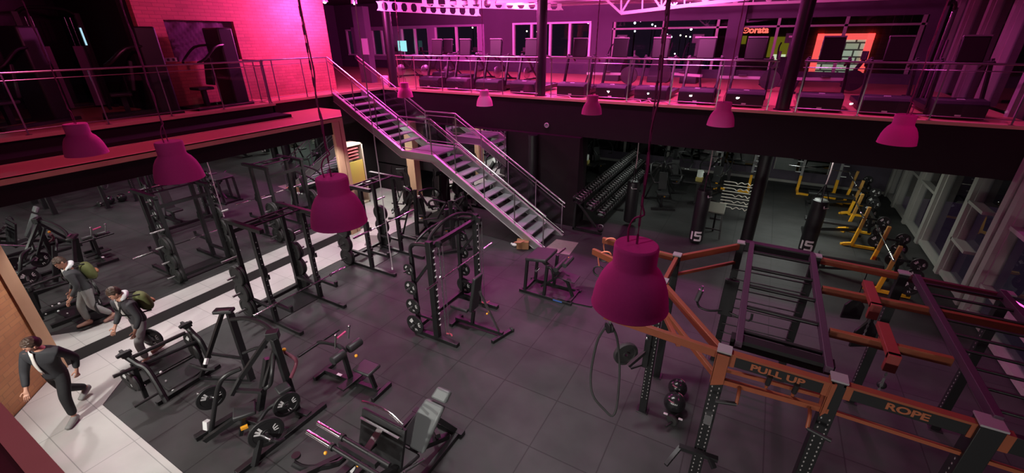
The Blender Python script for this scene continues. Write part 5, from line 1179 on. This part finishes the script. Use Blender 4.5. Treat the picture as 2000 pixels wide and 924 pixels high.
for i, (u_, m_, s_) in enumerate((((-16.121, 60.000, 7.117), lampm, 1), ((-16.016, 60.000, 6.189), lampm, .8), ((-13.950, 60.000, 6.903), lampm, .8), ((-13.557, 60.000, 6.727), lampm, .6), ((-9.328, 60.000, 6.325), lampm, 1), ((-3.715, 60.000, 6.713), lampm, 1.5), ((-0.755, 60.000, 7.009), lampm, 1.3), ((-12.018, 60.000, 5.743), lampm, .8), ((-11.502, 60.000, 5.512), lampm, .9), ((-10.452, 60.000, 5.673), wm, .7), ((-9.788, 60.000, 5.556), wm, .6), ((-9.313, 60.000, 5.497), lampm, .6), ((-31.371, 60.000, 6.381), wm, .8), ((-29.751, 60.000, 6.296), wm, .7), ((-44.513, 60.000, 4.656), wm, .8), ((-40.608, 60.000, 6.984), wm, .8), ((-65.729, 60.000, 4.572), lampm, .8), ((-7.069, 60.000, 3.710), wm, .6), ((-10.807, 60.000, 3.620), lampm, .6))):
    t = thing('street_light', 'distant night light outside the upper windows, %s in the scatter listed from the right cluster' % ordinal(i+1) if False else SLAB[i], 'light', u_, group='distant lights outside the upper windows')
    mk('lamp_head', G().ball((0, 0, 0), .11*s_*1.2, 8), m_, t)
    mk('lamp_post', G().cyl((0, .1, -u_[2]+.0), (0, .1, 0), .05), blk, t)
# small pink lit line on the near glass wall ledge
t = thing('pink_light_tube', 'thin pink glowing tube at the foot of the window wall at the right edge', 'light', (4.4, 9.0, 1.2))
mk('glass_tube', G().cyl(V((4.450, 9.899, 1.243))-V((4.4, 9, 1.2)), V((4.450, 8.986, 1.416))-V((4.4, 9, 1.2)), .012), mat('pink_tube_glow', (1, .1, .4), .5, 0, (1, .06, .35), 4), t)
mk('bracket', G().cyl(V((4.450, 9.899, 1.243))-V((4.4, 9, 1.2)), V((4.450, 9.899, 1.243))-V((4.4, 9, 1.2))+V((.2, 0, 0)), .012), blk, t)
# ============================================================ PEOPLE
def skinmesh(name, chains, m, parent, sub=2, mirror=False):
    """chains: list of [(pos, rx, ry)...]; points with equal coordinates join"""
    import bmesh
    bm = bmesh.new(); ly = bm.verts.layers.skin.verify(); idx = {}
    rootdone = False
    for ch in chains:
        prev = None
        for (p, rx, ry) in ch:
            k = tuple(round(c, 4) for c in p)
            if k not in idx:
                v = bm.verts.new(p); v[ly].radius = (rx, ry); idx[k] = v
                if not rootdone: v[ly].use_root = True; rootdone = True
            v = idx[k]
            if prev is not None and prev != v and not bm.edges.get((prev, v)): bm.edges.new((prev, v))
            prev = v
    me = bpy.data.meshes.new(name); bm.to_mesh(me); bm.free(); me.materials.append(m)
    o = bpy.data.objects.new(name, me); COL.objects.link(o)
    s = o.modifiers.new('skin', 'SKIN'); s.use_smooth_shade = True
    b = o.modifiers.new('sub', 'SUBSURF'); b.levels = sub; b.render_levels = sub
    parent = subparent(name, parent)
    if parent: o.parent = parent; KIDS.setdefault(parent.name, []).append(o)
    return o
skin_m = noisy('skin', (.50, .26, .18), (.46, .23, .16), 14, .55)
def hand_chains(w, d, side, r=.0085):
    """w wrist, d direction of the palm, side: thumb side vector; curled fingers"""
    w = V(w); d = V(d).normalized(); s = V(side); s = (s-d*s.dot(d)).normalized(); n = d.cross(s)
    ch = [[(w, .024, .019), (w+d*.045, .036, .014), (w+d*.085, .036, .013)]]
    base = w+d*.085
    for k, (o_, L) in enumerate(((.028, .070), (.010, .078), (-.009, .073), (-.026, .058))):
        b = base+s*o_; ch.append([(base, .036, .013), (b+d*.01, r*1.15, r*1.15), (b+d*(.01+L*.45)+n*.004, r, r), (b+d*(.01+L*.75)+n*.022, r*.95, r*.95), (b+d*(.01+L*.9)+n*.042, r*.85, r*.85)])
    t0 = w+d*.03+s*.026
    ch.append([(w+d*.045, .036, .014), (t0+s*.012, r*1.35, r*1.2), (t0+s*.030+d*.028, r*1.15, r*1.1), (t0+s*.036+d*.052+n*.008, r, r)])
    return ch
def figure(label, loc, J, jacket, trousers, shoes, hairm, shirt=None, pack=None, hood=None):
    """J: joint dict in local coordinates"""
    t = thing('person', label, 'person', loc)
    j = {k: V(v) for k, v in J.items()}
    hd = j['head']; nk = j['neck']; fd = V(J['face']).normalized(); upv = (hd-nk).normalized(); sd = upv.cross(fd).normalized()
    ch = [[(j['pelvis'], .125, .10), (j['waist'], .12, .09), (j['chest'], .145, .105), (j['uchest'], .12, .085), (nk, .052, .052), (nk+upv*.06, .05, .05)]]
    for s in 'lr':
        ch.append([(j['uchest'], .12, .085), (j[s+'sh'], .055, .055), (j[s+'el'], .038, .038), (j[s+'wr'], .024, .024)])
        ch.append([(j['pelvis'], .125, .10), (j[s+'hip'], .085, .085), (j[s+'kn'], .055, .055), (j[s+'an'], .034, .034), (j[s+'an']+V(J[s+'foot'])*.5-V((0, 0, .045)), .022, .022), (j[s+'an']+V(J[s+'foot'])*.8-V((0, 0, .055)), .018, .016)])
    for s in 'lr': ch += hand_chains(j[s+'wr'], j[s+'wr']-j[s+'el'], fd)
    body = skinmesh('body', ch, skin_m, t)
    # head: shaped ball with brow, nose, chin and ears
    g = G(); n = 22; m = 16
    R3 = Matrix((sd, fd, upv)).transposed(); vs = []; fs = []
    for i in range(m+1):
        th = PI*i/m
        for k in range(n):
            a = 2*PI*k/n; x = math.sin(th)*math.cos(a); y = math.sin(th)*math.sin(a); z = math.cos(th)
            px, py, pz = x*.076, y*.095, z*.118
            if z < -.1: px *= 1+.32*z; py = py*(1+.15*z)+(.018 if y > 0 else 0)*-z
            if y > .6 and abs(x) < .22: py += .020*max(0, 1-abs(z+.12)/.22)*(1-abs(x)/.25)       # nose
            if y > .6 and abs(z-.08) < .13 and .15 < abs(x) < .55: py -= .007                    # eye sockets
            if y > .5 and -.62 < z < -.48: py += .004
            vs.append(hd+R3 @ V((px, py, pz)))
    for i in range(m): fs += [(i*n+k, (i+1)*n+k, (i+1)*n+(k+1) % n, i*n+(k+1) % n) for k in range(n)]
    g.add(vs, fs)
    for s in (-1, 1): g.ball(hd+R3 @ V((s*.078, -.008, -.005)), .026, 10, (.6, .8, 1.2))
    mk('head', g, skin_m, t, sub=1)
    e = G()
    for s in (-1, 1): e.ball(hd+R3 @ V((s*.031, .083, .008)), .011, 8)
    mk('eyes', e, mat('eye_dark', (.03, .02, .02), .3), t)
    mk('mouth', G().bar(hd+R3 @ V((-.022, .094, -.062)), hd+R3 @ V((.022, .094, -.062)), .008, .008), mat('lip', (.35, .12, .10), .5), t)
    h = G(); vs = []; fs = []; mm_ = 11
    for i in range(mm_+1):
        for k in range(n):
            a = 2*PI*k/n; lim = 1.15 if math.sin(a) > .3 else (1.95 if math.sin(a) < -.2 else 1.5)
            th = lim*i/mm_; w = 1+.05*math.sin(k*5.1+i*2.3)
            vs.append(hd+R3 @ V((math.sin(th)*math.cos(a)*.086*w, math.sin(th)*math.sin(a)*.106*w-.004, math.cos(th)*.130*w+.002)))
    for i in range(mm_): fs += [(i*n+k, (i+1)*n+k, (i+1)*n+(k+1) % n, i*n+(k+1) % n) for k in range(n)]
    o = mk('hair', h.add(vs, fs), hairm, t)
    sm = o.modifiers.new('thick', 'SOLIDIFY'); sm.thickness = .012
    # jacket with sleeves
    jc = [[(j['pelvis']-V((0, 0, .10)), .165, .135), (j['pelvis']+V((0, 0, .02)), .16, .13), (j['waist'], .15, .115), (j['chest'], .172, .13), (j['uchest'], .145, .105), (nk-upv*.015, .075, .072)]]
    for s in 'lr': jc.append([(j['uchest'], .145, .105), (j[s+'sh'], .076, .076), (j[s+'el'], .058, .058), (lerp(j[s+'el'], j[s+'wr'], .88), .042, .042)])
    skinmesh('jacket', jc, jacket, t)
    tc = [[(j['pelvis']+V((0, 0, .14)), .135, .11), (j['pelvis']+V((0, 0, .05)), .145, .12), (j['pelvis']-V((0, 0, .03)), .145, .12)]]
    for s in 'lr': tc.append([(j['pelvis']-V((0, 0, .03)), .145, .12), (j[s+'hip'], .10, .10), (j[s+'kn'], .075, .075), (lerp(j[s+'kn'], j[s+'an'], .92), .058, .058)])
    skinmesh('trousers', tc, trousers, t)
    for s in 'lr':
        a = j[s+'an']; f = V(J[s+'foot']); z0 = V((0, 0, -.045))
        skinmesh('shoe', [[(a-f*.30+z0, .044, .046), (a-f*.02+z0*.4, .056, .060), (a+f*.2+z0*.7, .052, .056), (a+f*.6+z0*.95, .052, .042), (a+f*1.12+z0*1.1, .044, .030)]], shoes, t, 2)
    if shirt:
        c = j['chest']; fr = fd
        bd = (j['uchest']-j['waist']).normalized(); ff = (fr-bd*fr.dot(bd)).normalized(); sx = bd.cross(ff)
        vs = []; fs = []
        for i in range(8):
            q = V(lerp(j['waist'], nk, i/7)) ; dep = .118+.022*math.sin(i/7*PI)-.03*(i/7)
            w = .085-.03*(i/7)
            for k in range(7):
                u = (k-3)/3; vs.append(q+ff*(dep*(1-.18*u*u)+.012)+sx*w*u)
        for i in range(7): fs += [(i*7+k, i*7+k+1, (i+1)*7+k+1, (i+1)*7+k) for k in range(6)]
        o = mk('shirt', G().add(vs, fs), shirt, t); sm = o.modifiers.new('thick', 'SOLIDIFY'); sm.thickness = .01
    if hood: skinmesh('hood', [[(nk+sd*.085+fd*.04, .03, .03), (nk+sd*.08-fd*.05, .04, .045), (nk-fd*.11+upv*.01, .055, .05), (nk-sd*.08-fd*.05, .04, .045), (nk-sd*.085+fd*.04, .03, .03), (nk-sd*.03+fd*.12-upv*.10, .02, .02)]], hood, t)
    if pack:
        bd = (j['uchest']-j['pelvis']).normalized(); bk_ = -(fd-bd*fd.dot(bd)).normalized(); c = j['chest']+bk_*.22
        skinmesh('backpack', [[(c-bd*.24, .16, .10), (c, .18, .12), (c+bd*.20, .15, .10)]], pack, t)
        skinmesh('backpack_pocket', [[(c-bd*.14+bk_*.10, .11, .05), (c-bd*.02+bk_*.10, .10, .05)]], mat('rust_cloth', (.28, .10, .05), .8), t)
        for s in (-1, 1): mk('backpack_strap', G().tube([c+bd*.17+sd*s*.08, j['uchest']+sd*s*.10+bd*.10, j['chest']+sd*s*.12-bk_*.16, c-bd*.2+sd*s*.1], .014, 6, 4), mat('strap_black', (.02, .02, .02), .7), t)
    return t
dark = noisy('dark_jacket', (.018, .018, .022), (.026, .026, .03), 20, .8)
hair_b = mat('brown_hair', (.05, .028, .018), .6)
# local frame: +y is the walking direction, +x the right-hand side
wk = figure('walking person in dark jacket over white shirt crossing the white tiles', (-8.66, 1.04, 0), dict(
    pelvis=(-.04, .07, .90), waist=(-.07, .11, 1.03), chest=(-.11, .16, 1.20), uchest=(-.14, .20, 1.35), neck=(-.16, .23, 1.45), head=(-.17, .29, 1.57), face=(.62, .7, -.30),
    lhip=(-.13, .06, .86), rhip=(.05, .06, .86), lkn=(-.11, .20, .49), lan=(-.09, .20, .095), rkn=(.09, -.06, .47), ran=(.10, -.40, .17), lfoot=(-.02, .19, 0), rfoot=(.02, .17, -.06),
    lsh=(-.33, .19, 1.35), lel=(-.36, .02, 1.10), lwr=(-.30, .03, .86), rsh=(.05, .21, 1.35), rel=(.12, .28, 1.09), rwr=(.08, .42, .88)),
    dark, noisy('black_trousers', (.014, .014, .016), (.02, .02, .022), 20, .8), mat('grey_shoe', (.28, .28, .27), .6), hair_b, mat('white_shirt', (.62, .58, .54), .7))
wk.rotation_euler = (0, 0, PI+.67)
bd_ = figure('walking person with green backpack and white hood beside the mirror', (-9.12, 2.30, 0), dict(
    pelvis=(.0, .0, .88), waist=(.0, .02, 1.0), chest=(.0, .05, 1.15), uchest=(.0, .08, 1.29), neck=(.0, .10, 1.39), head=(.0, .16, 1.51), face=(.2, .85, -.55),
    lhip=(-.08, .0, .84), rhip=(.08, .0, .84), lkn=(-.08, .18, .46), lan=(-.08, .16, .095), rkn=(.08, .03, .46), ran=(.09, -.22, .13), lfoot=(-.02, .19, 0), rfoot=(.02, .18, -.03),
    lsh=(-.18, .11, 1.27), lel=(-.25, .08, 1.02), lwr=(-.22, .20, .80), rsh=(.18, .13, 1.27), rel=(.25, .10, 1.03), rwr=(.22, .26, .82)),
    mat('charcoal_jacket', (.04, .04, .045), .8), noisy('grey_trousers', (.27, .26, .26), (.22, .21, .21), 20, .85), mat('rust_shoe', (.35, .18, .15), .6), hair_b, mat('pale_shirt', (.5, .48, .46), .8), mat('olive_pack', (.10, .11, .035), .8), mat('white_hood', (.70, .72, .74), .8))
bd_.rotation_euler = (0, 0, PI+.15)
